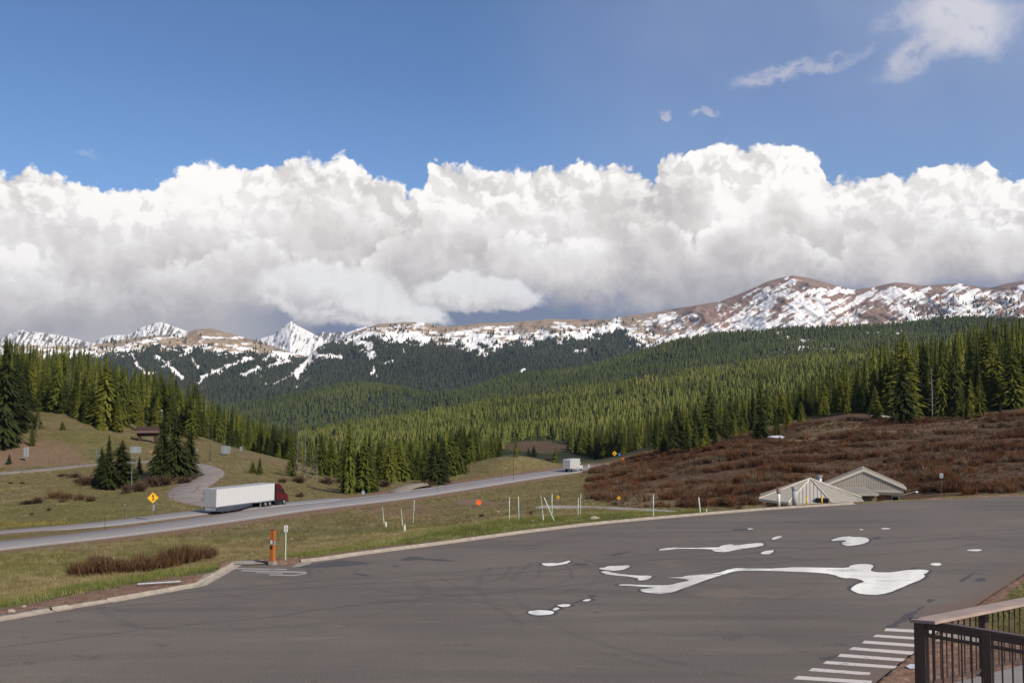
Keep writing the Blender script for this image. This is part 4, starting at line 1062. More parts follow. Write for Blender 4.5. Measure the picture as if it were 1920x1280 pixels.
keep = (RD['hwy'][i_, j_] > 8) & (RD['ramp'][i_, j_] > 4) & (RD['loop'][i_, j_] > 4) & (RD['spur'][i_, j_] > 2.2) & (RD['path'][i_, j_] > 1.5) & (r.random(len(x)) > soil[i_, j_]) & (G.scrub[i_, j_] < .3) & (D < interp(px, FRONT))
x, y, i_, j_ = x[keep], y[keep], i_[keep], j_[keep]
ex = np.stack([soil[i_, j_], green[i_, j_] * .8, gold[i_, j_]], -1)
merged('meadow_grass', GP, np.stack([x, y, G.z(x, y)], -1), np.full(len(x), 1.0), .18 + .45 * fbm(x / 5, y / 5, 53, 3) ** 2, M_GR, 'dry olive meadow grass on the slopes beyond the highway', 'grass', ex, rnd=np.clip(rng.random(len(x)) * .5 + .6 * (fbm(x / 9, y / 6, 54) - .15), 0, 1))

# bushes that can be told apart
def bush_mat(name, stops):
    m_, q, b = new_mat(name)
    n = q.noise(obj_pos(q), 2.0, 3, .6)
    q.put(b.inputs['Base Color'], q.ramp(n, stops)); b.inputs['Roughness'].default_value = .9; b.inputs['Specular IOR Level'].default_value = .1
    return m_
M_BR = bush_mat('rust_willow', [(.3, (.065, .034, .020)), (.5, (.115, .060, .030)), (.7, (.16, .095, .045))])
M_BG = bush_mat('brown_brush', [(.3, (.055, .035, .022)), (.5, (.10, .066, .042)), (.7, (.16, .115, .075))])
BUSH = {'r': [], 'g': []}
for k in range(4):
    V, Fc = twig_proto(600 + k, 150, .6, .013); BUSH['r'].append(tri_mesh('willow_bush', V, Fc, M_BR))
    V, Fc = twig_proto(620 + k, 230, 1.0, .022); BUSH['g'].append(tri_mesh('brush_bush', V, Fc, M_BG))
def bush(px, rb, rt, w_px, kd, label, group):
    p = G.hit(px, rb, 60 if rb > 1020 else 135)
    h = max(.4, (rb - rt) / F * p.y * (.75 + .5 * float(rng.random()))); w_ = w_px / F * p.y / (1.1 if kd == 'r' else 1.7)
    o = link('willow_bush' if kd == 'r' else 'brush_bush', BUSH[kd][int(rng.integers(0, 4))])
    o.location = p; o.rotation_euler[2] = rng.random() * 6; o.scale = (w_, w_, h)
    return tag(o, label, 'bush', group)
g1_ = 'rust brown willow bushes in the swale below the highway'
for px, rb, rt, wp, lab in ((140, 1080, 1058, 40, 'lowest rust willow bush at the left end of the swale thicket'), (168, 1080, 1050, 46, None), (195, 1078, 1046, 46, None), (222, 1076, 1046, 44, None), (250, 1074, 1045, 44, None),
                            (276, 1073, 1042, 44, 'dark brown willow bush in the middle of the swale thicket'), (302, 1070, 1034, 44, None), (326, 1064, 1032, 42, None), (350, 1058, 1026, 42, None), (372, 1052, 1028, 40, None), (390, 1048, 1034, 30, 'last small willow bush at the right end of the swale thicket')):
    bush(px, rb, rt - 7, wp * 1.15, 'r', lab or 'upright rust brown willow bush in the swale thicket', g1_)
    bush(px + 9, rb - 5, rt - 11, wp, 'r', 'upright rust brown willow bush in the swale thicket', g1_)
g2_ = 'leafless brown bushes around the roadside spruces'
for px, rb, rt, wp, kd, lab in ((165, 910, 886, 44, 'g', 'dark brown bush left of the left roadside spruces'), (140, 895, 884, 36, 'g', 'low brown bush on the meadow left of the roadside spruces'), (118, 893, 886, 30, 'g', 'flat brown bush far left of the roadside spruces'), (150, 905, 892, 30, 'g', 'small brown bush at the meadow edge of the roadside thicket'), (262, 922, 896, 40, 'g', 'grey brown bush right of the left roadside spruces'),
                                (285, 912, 890, 48, 'g', 'wide grey brown bush between the roadside spruce pairs'), (310, 910, 888, 44, 'g', 'brown bush at the foot of the two tall roadside spruces'), (345, 905, 886, 46, 'g', 'brown bush at the inner edge of the side road bend'), (362, 898, 880, 30, 'g', 'orange brown bush at the right tip inside the side road bend'), (238, 925, 905, 30, 'g', 'brown bush under the broad roadside spruce'),
                                (105, 934, 916, 44, 'r', 'rust coloured bush on the left meadow'), (125, 936, 918, 36, 'r', 'rust coloured bush right of the first one on the left meadow'), (148, 938, 921, 34, 'r', 'brown upright bush on the left meadow'), (170, 940, 928, 30, 'g', 'pale brown bush at the right end of the meadow row'),
                                (50, 945, 936, 36, 'g', 'dark low bush left of the rust coloured ones'), (70, 944, 930, 32, 'g', 'dark rounded bush left of the rust coloured ones'), (117, 942, 936, 22, 'g', 'dark tuft below the rust coloured bushes'), (92, 957, 951, 14, 'g', 'small dark tuft nearest the highway on the left meadow'), (20, 906, 902, 14, 'g', 'small dark tuft at the upper left of the meadow'), (42, 907, 902, 14, 'g', 'small dark tuft right of the upper left one'),
                                (60, 965, 959, 14, 'g', 'dark tuft at the lower left of the meadow'), (563, 932, 920, 22, 'g', 'brown bush on the bank right of the red truck cab'), (530, 905, 893, 26, 'g', 'brown brush below the grass slope right of the side road'), (640, 905, 890, 40, 'g', 'grey brush between the spruces in the dip'), (560, 905, 892, 40, 'g', 'grey brush under the left spruces of the dip'), (612, 907, 893, 40, 'g', 'grey brush left of the tallest spruce in the dip'),
                                (720, 912, 895, 40, 'g', 'brown brush left of the dirt track'), (800, 913, 900, 36, 'g', 'dark brush right of the dirt track'), (835, 905, 893, 36, 'g', 'dark brush at the highway edge below the big pair'), (1027, 864, 856, 20, 'g', 'low brush left of the far white truck'), (996, 972, 962, 12, 'g', 'dead twig tuft standing by a boulder among the white poles'), (903, 970, 962, 14, 'g', 'brown tuft on the green verge left of the white poles')):
    bush(px, rb, rt, wp, kd, lab, g2_)
# ------------------------------------------------------------------ asphalt lot
def asphalt_material():
    m_, q, b = new_mat('asphalt'); p = obj_pos(q)
    fine_ = q.noise(p, 9.0, 5, .7)
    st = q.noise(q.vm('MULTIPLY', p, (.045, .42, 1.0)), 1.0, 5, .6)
    rot = q.nt.nodes.new('ShaderNodeMapping'); rot.inputs['Rotation'].default_value = (0, 0, R(-28)); rot.inputs['Scale'].default_value = (.06, .55, 1)
    q.put(rot.inputs['Vector'], p)
    st2 = q.noise(rot.outputs[0], 1.0, 5, .62)
    lg = q.noise(p, .055, 4, .55); lg2 = q.noise(q.vm('ADD', p, (50.0, 9.0, 3.0)), .16, 5, .6)
    c = q.mix(q.ss(lg, .3, .7), (.150, .132, .118), (.195, .170, .148))
    c = q.mix(q.ss(st, .46, .70, 0, .5), c, (.115, .106, .102))  # long dark bands: cloud shadows painted into the colour, along with damp stains
    c = q.mix(q.ss(st2, .50, .72, 0, .45), c, (.235, .192, .162))
    c = q.mix(q.ss(lg2, .60, .74, 0, .6), c, (.245, .190, .152))
    sc_ = q.noise(q.vm('ADD', p, (13.0, 71.0, 0.0)), .45, 6, .68)
    c = q.mix(q.ss(sc_, .60, .68, 0, .5), c, (.105, .097, .092))
    tn_ = q.noise(q.vm('MULTIPLY', rot.outputs[0], (1.6, 1.1, 1.0)), 1.3, 6, .7)
    c = q.mix(q.ss(tn_, .60, .70, 0, .55), c, (.25, .205, .17))
    sp_ = q.noise(p, 26.0, 3, .8)
    c = q.mix(q.ss(sp_, .62, .72, 0, .55), c, (.30, .27, .245)); c = q.mix(q.ss(sp_, .38, .28, 0, .6), c, (.06, .055, .052))
    # wheel arcs of turning lorries
    x, y, z = q.sep(p)[:3]
    arcs = None
    for cx, cy, r0, w_, k in ((-9, 66, 9.0, .14, .5), (-9.3, 66, 11.2, .14, .45), (-3.5, 65, 9.5, .15, .55), (-3.2, 64.4, 7.2, .13, .5), (6, 66, 11.0, .15, .5), (6.4, 66, 13.3, .15, .45), (14, 70, 10.0, .15, .4), (-14, 58, 9, .2, .35), (-2, 40, 16, .25, .35), (24, 60, 24, .25, .4), (26, 62, 28, .22, .4), (40, 92, 30, .3, .35)):
        dd = q.m('SQRT', q.add(q.mul(q.sub(x, cx), q.sub(x, cx)), q.mul(q.sub(y, cy), q.sub(y, cy))))
        e_ = q.m('ABSOLUTE', q.sub(q.add(dd, q.mul(q.sub(lg2, .5), 2.2)), r0))
        s_ = q.mul(q.ss(e_, w_ * 1.6, w_ * .3), k * .65)
        arcs = s_ if arcs is None else q.m('MAXIMUM', arcs, s_)
    arcs = q.mul(arcs, q.ss(q.noise(p, .12, 2, .5), .42, .58))
    c = q.mix(arcs, c, (.085, .079, .077))
    # long straight tyre lines
    for ang, off, w_, k in ((24, 58.5, .13, .45), (24, 60.6, .13, .4), (27, 52.0, .16, .35), (31, 70.2, .18, .4), (30, 72.8, .18, .3), (12, 88, .2, .35)):
        d_ = q.add(q.mul(x, -math.sin(R(ang))), q.mul(y, math.cos(R(ang))))
        e_ = q.m('ABSOLUTE', q.sub(q.add(d_, q.mul(lg, 6.0)), off + 3))
        c = q.mix(q.mul(q.ss(e_, w_ * 1.7, w_ * .3), k), c, (.090, .083, .080))
    # cracks, hairline
    cr = q.vor(q.vm('ADD', p, q.scale(q.noise(p, .5, 3, .6, color=True), 2.0)), .11, 0, 'DISTANCE_TO_EDGE')
    c = q.mix(q.mul(q.ss(cr, .008, .002), q.ss(q.noise(p, .07, 2, .5), .56, .66, 0, .35)), c, (.045, .043, .042))
    # red dirt washed in along the kerbs
    rd_ = attr(q, 'dirt', 'Fac')
    c = q.mix(q.mul(rd_, q.ss(lg2, .3, .6, .35, .95)), c, (.20, .135, .105))
    c = q.mix(1.0, c, q.ramp(fine_, [(.3, (.74, .74, .74)), (.7, (1.26, 1.26, 1.26))]), 'MULTIPLY')
    c = q.mix(1.0, c, (.80, .785, .765), 'MULTIPLY')
    q.put(b.inputs['Base Color'], c)
    q.put(b.inputs['Roughness'], q.ss(st, .3, .7, .82, .95)); b.inputs['Specular IOR Level'].default_value = .15
    bump(q, b, fine_, .25, .01)
    return m_
xs = np.unique(np.concatenate([np.linspace(-75, 150, 451), np.array(EX)])); xs = xs[(xs > -75) & (xs < 150)]
ylo = np.where(xs > 2.0, right_y(xs), -25.0); yhi = edge_y(xs)
ok_ = yhi > ylo + .2; xs, ylo, yhi = xs[ok_], ylo[ok_], yhi[ok_]
T_ = np.concatenate([[0, .01, .03, .06], np.linspace(.1, .9, 30), [.94, .97, .99, 1]])
LX = np.repeat(xs[:, None], len(T_), 1); LY = ylo[:, None] + (yhi - ylo)[:, None] * T_[None]
i = np.arange(LX.size).reshape(LX.shape)
me = bpy.data.meshes.new('parking_lot')
fill_mesh(me, np.stack([LX, LY, np.zeros(LX.shape)], -1).reshape(-1, 3), np.stack([i[:-1, :-1], i[1:, :-1], i[1:, 1:], i[:-1, 1:]], -1).reshape(-1, 4))
e1 = edge_y(LX) - LY; e2 = np.where(LX > 2, LY - right_y(LX), 99)
dn = fbm(LX / 3, LY / 3, 77, 4, .6)
dirt = np.maximum((1 - sstep(e1, .2, 2.6)) * .5 * (LX < 20), (1 - sstep(e2 + (dn - .5) * 5, .2, 3.2)) * .95)
put_attr(me, 'dirt', dirt.reshape(-1, 1))
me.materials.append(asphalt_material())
tag(link('parking_lot', me), kind='structure')

def chaikin(pts, n=2):
    for _ in range(n):
        out_ = []
        for k in range(len(pts)):
            a, b = pts[k], pts[(k + 1) % len(pts)]
            out_ += [(a[0] * .75 + b[0] * .25, a[1] * .75 + b[1] * .25), (a[0] * .25 + b[0] * .75, a[1] * .25 + b[1] * .75)]
        pts = out_
    return pts
def sheet_poly(name, pix, z, mat, n=2, kind='structure', rough_edge=0.0, seed=0, grow=0.0):
    """a thin sheet lying on the lot, outlined on its surface"""
    w_ = [flat(*p, z) for p in pix]
    w_ = chaikin(w_, n)
    if grow:
        a_ = sum(w_[k][0] * w_[(k + 1) % len(w_)][1] - w_[(k + 1) % len(w_)][0] * w_[k][1] for k in range(len(w_)))
        sg = 1 if a_ > 0 else -1; g_ = []
        for k in range(len(w_)):
            a, b = w_[k - 1], w_[(k + 1) % len(w_)]; tx, ty = b[0] - a[0], b[1] - a[1]; L = math.hypot(tx, ty) or 1
            gg = grow * (.6 + .9 * float(vnoise(w_[k][0] * 1.3, w_[k][1] * 1.3, 66)))
            g_.append((w_[k][0] + sg * ty / L * gg, w_[k][1] - sg * tx / L * gg))
        w_ = g_
    if rough_edge:
        w_ = [(x + rough_edge * (float(vnoise(x * 4, y * 4, seed)) - .5), y + rough_edge * (float(vnoise(x * 4, y * 4, seed + 5)) - .5)) for x, y in w_]
    bm = bmesh.new(); vs = [bm.verts.new((x, y, z)) for x, y in w_]
    f = bm.faces.new(vs); bmesh.ops.triangulate(bm, faces=[f], ngon_method='EAR_CLIP'); bmesh.ops.recalc_face_normals(bm, faces=bm.faces[:])
    for f in bm.faces:
        if f.normal.z < 0: f.normal_flip()
    me = bpy.data.meshes.new(name); bm.to_mesh(me); bm.free(); me.materials.append(mat)
    o = link(name, me)
    if kind: o['kind'] = kind
    return o
m_water, q, b = new_mat('puddle_water')
lw = q.nt.nodes.new('ShaderNodeFresnel'); lw.inputs['IOR'].default_value = 2.6
gl = q.nt.nodes.new('ShaderNodeBsdfGlossy'); gl.inputs['Roughness'].default_value = .05; gl.inputs['Color'].default_value = (1, .985, .96, 1)
wb = q.nt.nodes.new('ShaderNodeBump'); wb.inputs['Strength'].default_value = .02; wb.inputs['Distance'].default_value = .02
q.put(wb.inputs['Height'], q.noise(obj_pos(q), 1.2, 2, .5)); q.l.new(wb.outputs[0], gl.inputs['Normal'])
b.inputs['Base Color'].default_value = (.05, .042, .038, 1); b.inputs['Roughness'].default_value = .3
mx = q.nt.nodes.new('ShaderNodeMixShader'); q.l.new(q.mul(q.m('ADD', q.mul(lw.outputs[0], 1.1), .5, clamp=True), q.ss(q.noise(q.vm('MULTIPLY', obj_pos(q), (.35, 1.6, 1.0)), 1.0, 6, .65), .34, .46, .30, 1.0)), mx.inputs[0]); q.l.new(b.outputs[0], mx.inputs[1]); q.l.new(gl.outputs[0], mx.inputs[2])
q.l.new(mx.outputs[0], q.nt.nodes['Material Output'].inputs[0])
m_wet = plain('wet_asphalt', (.070, .062, .058), .6, 0, .3, 3.0, .25)
def z4(ox, oy, pts): return [(ox + x / 4, oy + y / 4) for x, y in pts]
r3 = lambda *p: z4(960, 980, p); r4 = lambda *p: z4(1440, 980, p); r2 = lambda *p: z4(480, 980, p)
PUD = [
 r4((0, 342), (100, 336), (200, 330), (480, 335), (600, 335), (618, 314), (700, 305), (770, 308), (795, 325), (762, 355), (820, 368), (930, 369), (1050, 350), (1150, 347), (1210, 354), (1195, 372), (1160, 382), (1182, 405), (1120, 435), (1020, 472), (960, 502), (850, 537), (700, 534), (630, 507), (622, 487), (680, 452), (735, 436), (650, 412), (560, 413), (480, 381), (330, 369), (150, 362), (0, 356))
 + r3((1700, 355), (1640, 367), (1520, 406), (1420, 439), (1350, 466), (1290, 487), (1210, 520), (1100, 530), (1000, 521), (952, 501), (1010, 490), (1085, 487), (1000, 477), (900, 472), (785, 465), (810, 458), (900, 459), (1100, 466), (1200, 460), (1280, 440), (1340, 431), (1290, 416), (1125, 410), (1280, 404), (1300, 395), (1400, 386), (1530, 376), (1640, 342), (1700, 338)),
 r3((640, 336), (700, 334), (720, 320), (800, 320), (870, 315), (890, 322), (850, 346), (780, 357), (690, 352)),
 r3((670, 362), (720, 358), (760, 376), (930, 391), (1040, 394), (1058, 402), (1010, 425), (945, 431), (955, 415), (900, 403), (760, 390), (680, 378)),
 r3((215, 303), (270, 298), (360, 300), (430, 279), (437, 290), (400, 308), (290, 323), (240, 317)),
 r3((115, 668), (150, 655), (220, 650), (300, 658), (327, 668), (290, 683), (200, 693), (150, 687)),
 r3((295, 650), (330, 632), (357, 636), (340, 653)), r3((335, 620), (370, 605), (442, 608), (430, 622), (380, 632)), r3((526, 579), (560, 570), (602, 572), (560, 587)),
 r3((1095, 201), (1130, 188), (1225, 181), (1240, 186), (1500, 183), (1560, 180), (1572, 168), (1650, 157), (1668, 168), (1800, 152), (1870, 149), (1892, 158), (1880, 172), (1700, 196), (1610, 216), (1560, 218), (1500, 206), (1496, 193), (1240, 191), (1200, 198), (1110, 206)),
 [(1425, 1035.5), (1440, 1031), (1453, 1031), (1446, 1037.5), (1430, 1038.5)],
 r4((20, 119), (60, 100), (106, 97), (100, 106), (50, 125)),
 r4((455, 135), (520, 108), (600, 98), (640, 104), (700, 104), (757, 115), (757, 135), (700, 160), (600, 173), (568, 165), (548, 150), (590, 137), (575, 127)),
 r4((836, 42), (880, 36), (928, 41), (880, 48)), r4((1465, 203), (1580, 195), (1612, 203), (1560, 212)), r4((1216, 309), (1240, 299), (1290, 299), (1302, 308), (1280, 319), (1240, 318)),
 r3((1758, 44), (1780, 38), (1817, 44), (1790, 50)), r4((680, 49), (700, 44), (720, 49), (700, 54))]
for k, p in enumerate(PUD):
    sheet_poly('puddle', p, .0085, m_water, 1, rough_edge=.10, seed=k + 40)
    if 3 < k < 9 or k in (0, 1, 2, 3, 9, 11): sheet_poly('wet_patch', p, .0045, m_wet, 1, rough_edge=.12, seed=k, grow=.20)
WET = [r4((855, 800), (900, 762), (960, 745), (980, 715), (1020, 690), (1060, 680), (1110, 650), (1160, 620), (1172, 625), (1120, 670), (1060, 715), (980, 760), (960, 782), (880, 785), (860, 808)),
       r4((1172, 572), (1215, 566), (1250, 575), (1225, 600), (1200, 590)), r4((1425, 432), (1480, 405), (1540, 368), (1552, 380), (1490, 425), (1440, 444)), r4((370, 1018), (440, 1000), (520, 985), (560, 995), (480, 1020), (400, 1026)),
       r4((1540, 425), (1620, 400), (1640, 432), (1590, 440)), r4((1060, 342), (1110, 328), (1130, 336), (1080, 348)),
       r2((270, 334), (330, 322), (450, 305), (560, 290), (640, 279), (760, 288), (875, 299), (700, 320), (540, 330), (400, 338)), r2((1066, 272), (1130, 256), (1215, 248), (1255, 262), (1400, 275), (1540, 284), (1400, 290), (1230, 270), (1130, 281)),
       r2((1010, 318), (1100, 320), (1040, 332)), r2((720, 370), (800, 380), (870, 395), (790, 398)), r3((720, 246), (790, 222), (915, 211), (840, 230), (750, 250)), r3((440, 303), (575, 302), (560, 320), (450, 322)),
       r3((565, 548), (600, 534), (650, 550), (600, 560)), r3((430, 600), (480, 582), (530, 578), (500, 595)), r3((100, 306), (150, 298), (190, 302), (120, 310)), r3((1630, 51), (1700, 41), (1790, 42), (1822, 52), (1740, 61)),
       r4((770, 110), (860, 98), (850, 118), (790, 124))]
for k, p in enumerate(WET): sheet_poly('wet_patch', p, .0045, m_wet, 2, rough_edge=.25, seed=90 + k)

# painted markings
def paint_mat(name, col, wear=.5):
    m_, q, b = new_mat(name); p = obj_pos(q)
    n = q.noise(p, 3.0, 6, .7); n2_ = q.noise(p, .8, 3, .6)
    c = q.mix(q.ss(q.add(q.mul(n, .6), q.mul(n2_, .4)), .56, .62, 0, wear), col, (.16, .13, .11))
    q.put(b.inputs['Base Color'], c); b.inputs['Roughness'].default_value = .8
    return m_
m_paint = paint_mat('worn_white_paint', (.54, .48, .44), .95)
m_paint2 = paint_mat('faded_white_paint', (.32, .29, .27), .95)
STR = [((885, 787), (1290, 808), (1285, 829), (868, 808)), ((812, 835), (1240, 862), (1236, 881), (785, 852)), ((725, 880), (1186, 912), (1180, 933), (703, 900)), ((640, 929), (1135, 965), (1110, 989), (605, 947)),
       ((545, 979), (1047, 1016), (1025, 1037), (520, 1000)), ((440, 1032), (990, 1072), (970, 1092), (412, 1053)), ((335, 1085), (768, 1119), (762, 1141), (303, 1107)), ((225, 1144), (782, 1181), (770, 1206), (188, 1169)), ((100, 1208), (760, 1252), (740, 1278), (60, 1232))]
for s_ in STR: sheet_poly('crosswalk_stripe', r4(*s_), .008, m_paint, 0)
for s_ in (((440, 1064), (538, 1066), (538, 1068), (440, 1066)), ((455, 1068), (575, 1071), (572, 1074), (563, 1073.4), (450, 1070)), ((505, 1076), (552, 1077), (575, 1073), (576, 1074.5), (553, 1079), (505, 1078)), ((395, 1078), (412, 1076), (412, 1077.5), (396, 1080)), ((480, 1072), (530, 1073.5), (530, 1075), (480, 1073.5))):
    sheet_poly('faded_marking', s_, .008, m_paint2, 0)

# kerbs --------------------------------------------------------------------------
m_conc = plain('concrete', (.31, .262, .21), .9, 0, .22, 2.2, .2)
m_conc2 = plain('light_concrete', (.28, .25, .215), .9, 0, .15, 1.5, .2)
def ribbon(name, line, sections, mat, wmul=None, parent=None, kind='structure'):
    """sweep a section [(offset to the left, height)] along a line of (x, y, z)"""
    p = np.array(line, float); t = np.gradient(p[:, :2], axis=0); t /= np.linalg.norm(t, axis=1)[:, None] + 1e-9
    nrm = np.stack([-t[:, 1], t[:, 0]], 1); k = len(sections)
    V = np.empty((len(p), k, 3)); wm = np.ones(len(p)) if wmul is None else wmul[:len(p)]
    for j, (o_, h_) in enumerate(sections):
        V[:, j, 0] = p[:, 0] + nrm[:, 0] * o_ * wm; V[:, j, 1] = p[:, 1] + nrm[:, 1] * o_ * wm; V[:, j, 2] = p[:, 2] + h_
    i = np.arange(len(p) * k).reshape(len(p), k)
    me = bpy.data.meshes.new(name)
    fill_mesh(me, V.reshape(-1, 3), np.stack([i[:-1, :-1], i[:-1, 1:], i[1:, 1:], i[1:, :-1]], -1).reshape(-1, 4)[:, ::-1])
    me.materials.append(mat); o = link(name, me, parent)
    if kind: o['kind'] = kind
    return o
def edge_line(p0, p1, step=.5):
    a, b = flat(*p0)[0], flat(*p1)[0]
    x = np.append(np.arange(a, b, step), b); sm = 0 if a < -14.8 else 1
    y = np.mean([edge_y(x + o_ * .4 * sm) for o_ in range(-6, 7)], axis=0)
    return [(float(u_), float(v_), 0.0) for u_, v_ in zip(x, y)]
KS = [(-.62, .012), (-.05, .02), (0, .15), (.18, .16), (.2, -.1)]
GUT = [(-.62, .012), (0, .02), (.05, -.1)]
x0 = -40
SLAB = [(-.62, .012), (-.02, .03), (.0, .06), (.42, .13), (.46, -.2)]
ribbon('kerb', [(float(v_), float(edge_y(v_)), 0.) for v_ in np.arange(-60, flat(6, 1160)[0], .5)], SLAB, m_conc)
SLAB = [(-.62, .012), (-.02, .03), (.0, .06), (.42, .13), (.46, -.2)]
ribbon('kerb', edge_line((0, 1159), (94, 1144)), SLAB, m_conc)
ribbon('kerb', edge_line((96, 1144), (124, 1140)), KS, m_conc)
ribbon('kerb', edge_line((124, 1140), (200, 1127)), [(-.50, .012), (-.02, .02), (.0, .06), (.12, .14), (.16, -.2)], m_conc)
ribbon('kerb', edge_line((200, 1127), (377, 1096)), KS, m_conc)
ribbon('kerb', edge_line((556, 1059), (1600, 944)), KS, m_conc)
sheet_poly('concrete_apron', [(362, 1094), (385, 1076), (400, 1072), (396, 1078), (377, 1096), (364, 1098)], .03, m_conc2, 0)
sheet_poly('concrete_apron', [(428, 1057), (436, 1052), (480, 1049), (508, 1049), (508, 1055), (470, 1057.5)], .06, m_conc2, 0)
sheet_poly('concrete_apron', [(545, 1063), (560, 1055), (578, 1052), (585, 1056), (562, 1062)], .02, m_conc2, 0)

# roads --------------------------------------------------------------------------
def road_mat(name, base, crack=0.0):
    m_, q, b = new_mat(name); p = obj_pos(q)
    n = q.noise(p, .25, 4, .6); f = q.noise(p, 3.0, 5, .7)
    c = q.mix(n, tuple(k * .82 for k in base), tuple(k * 1.15 for k in base))
    if crack:
        cr = q.vor(q.vm('ADD', p, q.scale(q.noise(p, .3, 3, .6, color=True), 4.0)), .16, 0, 'DISTANCE_TO_EDGE')
        c = q.mix(q.mul(q.ss(cr, .035, .012), crack), c, (.05, .045, .042))
    c = q.mix(1.0, c, q.ramp(f, [(.3, (.88, .88, .88)), (.7, (1.12, 1.12, 1.12))]), 'MULTIPLY')
    q.put(b.inputs['Base Color'], c); b.inputs['Roughness'].default_value = .85
    return m_
m_road = road_mat('highway_asphalt', (.245, .222, .208)); m_loop = road_mat('cracked_asphalt', (.235, .195, .170), .8); m_path = road_mat('path_asphalt', (.30, .265, .23))
m_dirt = road_mat('dirt_track', (.22, .18, .135))
def rsec(w_, cr=.04): return [(-w_ - .8, -.5), (-w_, 0), (0, cr), (w_, 0), (w_ + .8, -.5)]
WH = interp(np.arange(len(LINES['hwy'][0])), [(0, .72), (30, .74), (62, 1.0), (400, 1.0)])
ribbon('highway', LINES['hwy'][0], rsec(LINES['hwy'][1]), m_road, WH)
ribbon('ramp_road', LINES['ramp'][0] + np.array([0, 0, -.03]), rsec(LINES['ramp'][1], .02), m_road)
ribbon('side_road', LINES['loop'][0] + np.array([0, 0, -.015]), rsec(LINES['loop'][1]), m_loop)
ribbon('dirt_track', LINES['spur'][0] + np.array([0, 0, .05]), rsec(LINES['spur'][1], .05), m_dirt)
ribbon('foot_path', LINES['path'][0] + np.array([0, 0, .05]), rsec(LINES['path'][1], .02), m_path)
m_line = paint_mat('road_line_paint', (.60, .60, .62), .5); m_yel = paint_mat('yellow_line_paint', (.50, .36, .08), .5)
hl_ = LINES['hwy'][0]
ribbon('edge_line', hl_, [(-4.2, .020), (-3.9, .021)], m_line, WH); ribbon('edge_line', hl_[60:], [(4.0, .021), (4.25, .020)], m_line)
k = 0
while k < len(hl_) - 3:
    k += 600
ribbon('edge_line', LINES['ramp'][0], [(-2.3, -.02), (-2.1, -.02)], m_line)
# ------------------------------------------------------------------ mesh helper for built things
class MB:
    def __init__(s): s.bm = bmesh.new()
    def box(s, x0, x1, y0, y1, z0, z1, bev=0.0, rot=None, at=None):
        g = bmesh.ops.create_cube(s.bm, size=1.0)['verts']
        for v in g: v.co = Vector(((x0 + x1) / 2 + v.co.x * (x1 - x0), (y0 + y1) / 2 + v.co.y * (y1 - y0), (z0 + z1) / 2 + v.co.z * (z1 - z0)))
        if bev: g = list({v for f in bmesh.ops.bevel(s.bm, geom=list({e for v in g for e in v.link_edges}), offset=bev, segments=2, affect='EDGES')['faces'] for v in f.verts} | set(v for v in g if v.is_valid))
        if rot is not None:
            for v in g: v.co = rot @ v.co
        if at is not None:
            for v in g: v.co += Vector(at)
        return s
    def poly(s, pts):
        s.bm.faces.new([s.bm.verts.new(p) for p in pts]); return s
    def prism(s, pts, axis, a, b):
        """outline pts in the plane across axis (0 x, 1 y, 2 z), from a to b"""
        def P(p, t): return {0: (t, p[0], p[1]), 1: (p[0], t, p[1]), 2: (p[0], p[1], t)}[axis]
        A_ = [s.bm.verts.new(P(p, a)) for p in pts]; B_ = [s.bm.verts.new(P(p, b)) for p in pts]; n = len(pts)
        s.bm.faces.new(A_); s.bm.faces.new(B_[::-1])
        for i in range(n): s.bm.faces.new((A_[i], B_[i], B_[(i + 1) % n], A_[(i + 1) % n]))
        return s
    def tube(s, a, b, r0, r1=None, n=10, cap=True):
        a, b = Vector(a), Vector(b); r1 = r0 if r1 is None else r1
        d = (b - a).normalized(); u = d.orthogonal().normalized(); w = d.cross(u)
        A_ = [s.bm.verts.new(a + (u * math.cos(t) + w * math.sin(t)) * r0) for t in [6.28319 * k / n for k in range(n)]]
        B_ = [s.bm.verts.new(b + (u * math.cos(t) + w * math.sin(t)) * r1) for t in [6.28319 * k / n for k in range(n)]]
        for i in range(n): s.bm.faces.new((A_[i], A_[(i + 1) % n], B_[(i + 1) % n], B_[i]))
        if cap: s.bm.faces.new(A_[::-1]); s.bm.faces.new(B_)
        return s
    def build(s, name, mat, parent=None, smooth=False):
        bmesh.ops.recalc_face_normals(s.bm, faces=s.bm.faces[:])
        me = bpy.data.meshes.new(name); s.bm.to_mesh(me); s.bm.free(); me.materials.append(mat)
        if smooth: me.polygons.foreach_set('use_smooth', np.ones(len(me.polygons), bool))
        return link(name, me, parent)
m_white = plain('white_paint', (.58, .58, .57), .5, 0, .05, 1.5); m_steel = plain('galvanised_steel', (.36, .37, .38), .5, .6, .15, 6)
m_dark = plain('dark_rubber', (.018, .018, .018), .8, 0, .2); m_black = plain('black_trim', (.012, .012, .013), .4, 0, .1)
m_yellow = plain('sign_yellow', (.82, .44, .02), .5, 0, .05); m_orange = plain('sign_orange', (.85, .14, .02), .5, 0, .05)
m_glass = plain('dark_glass', (.015, .02, .025), .08, 0, .05, 4, .8); m_red = plain('deep_red_paint', (.080, .005, .008), .3, 0, .06, 2, .6)
m_chrome = plain('chrome', (.6, .6, .62), .2, .9, .05); m_greyp = plain('grey_paint', (.33, .34, .35), .6, 0, .08)
m_rack = plain('brown_painted_steel', (.085, .052, .040), .5, 0, .12, 5, .4); m_post = plain('sign_post_steel', (.20, .19, .17), .6, .3, .2)
m_gpost = plain('green_white_fibre', (.45, .58, .46), .6, 0, .12); m_wpost = plain('pale_plastic', (.70, .72, .66), .6, 0, .1)
m_signback = plain('sign_back_aluminium', (.24, .27, .29), .55, .4, .08)

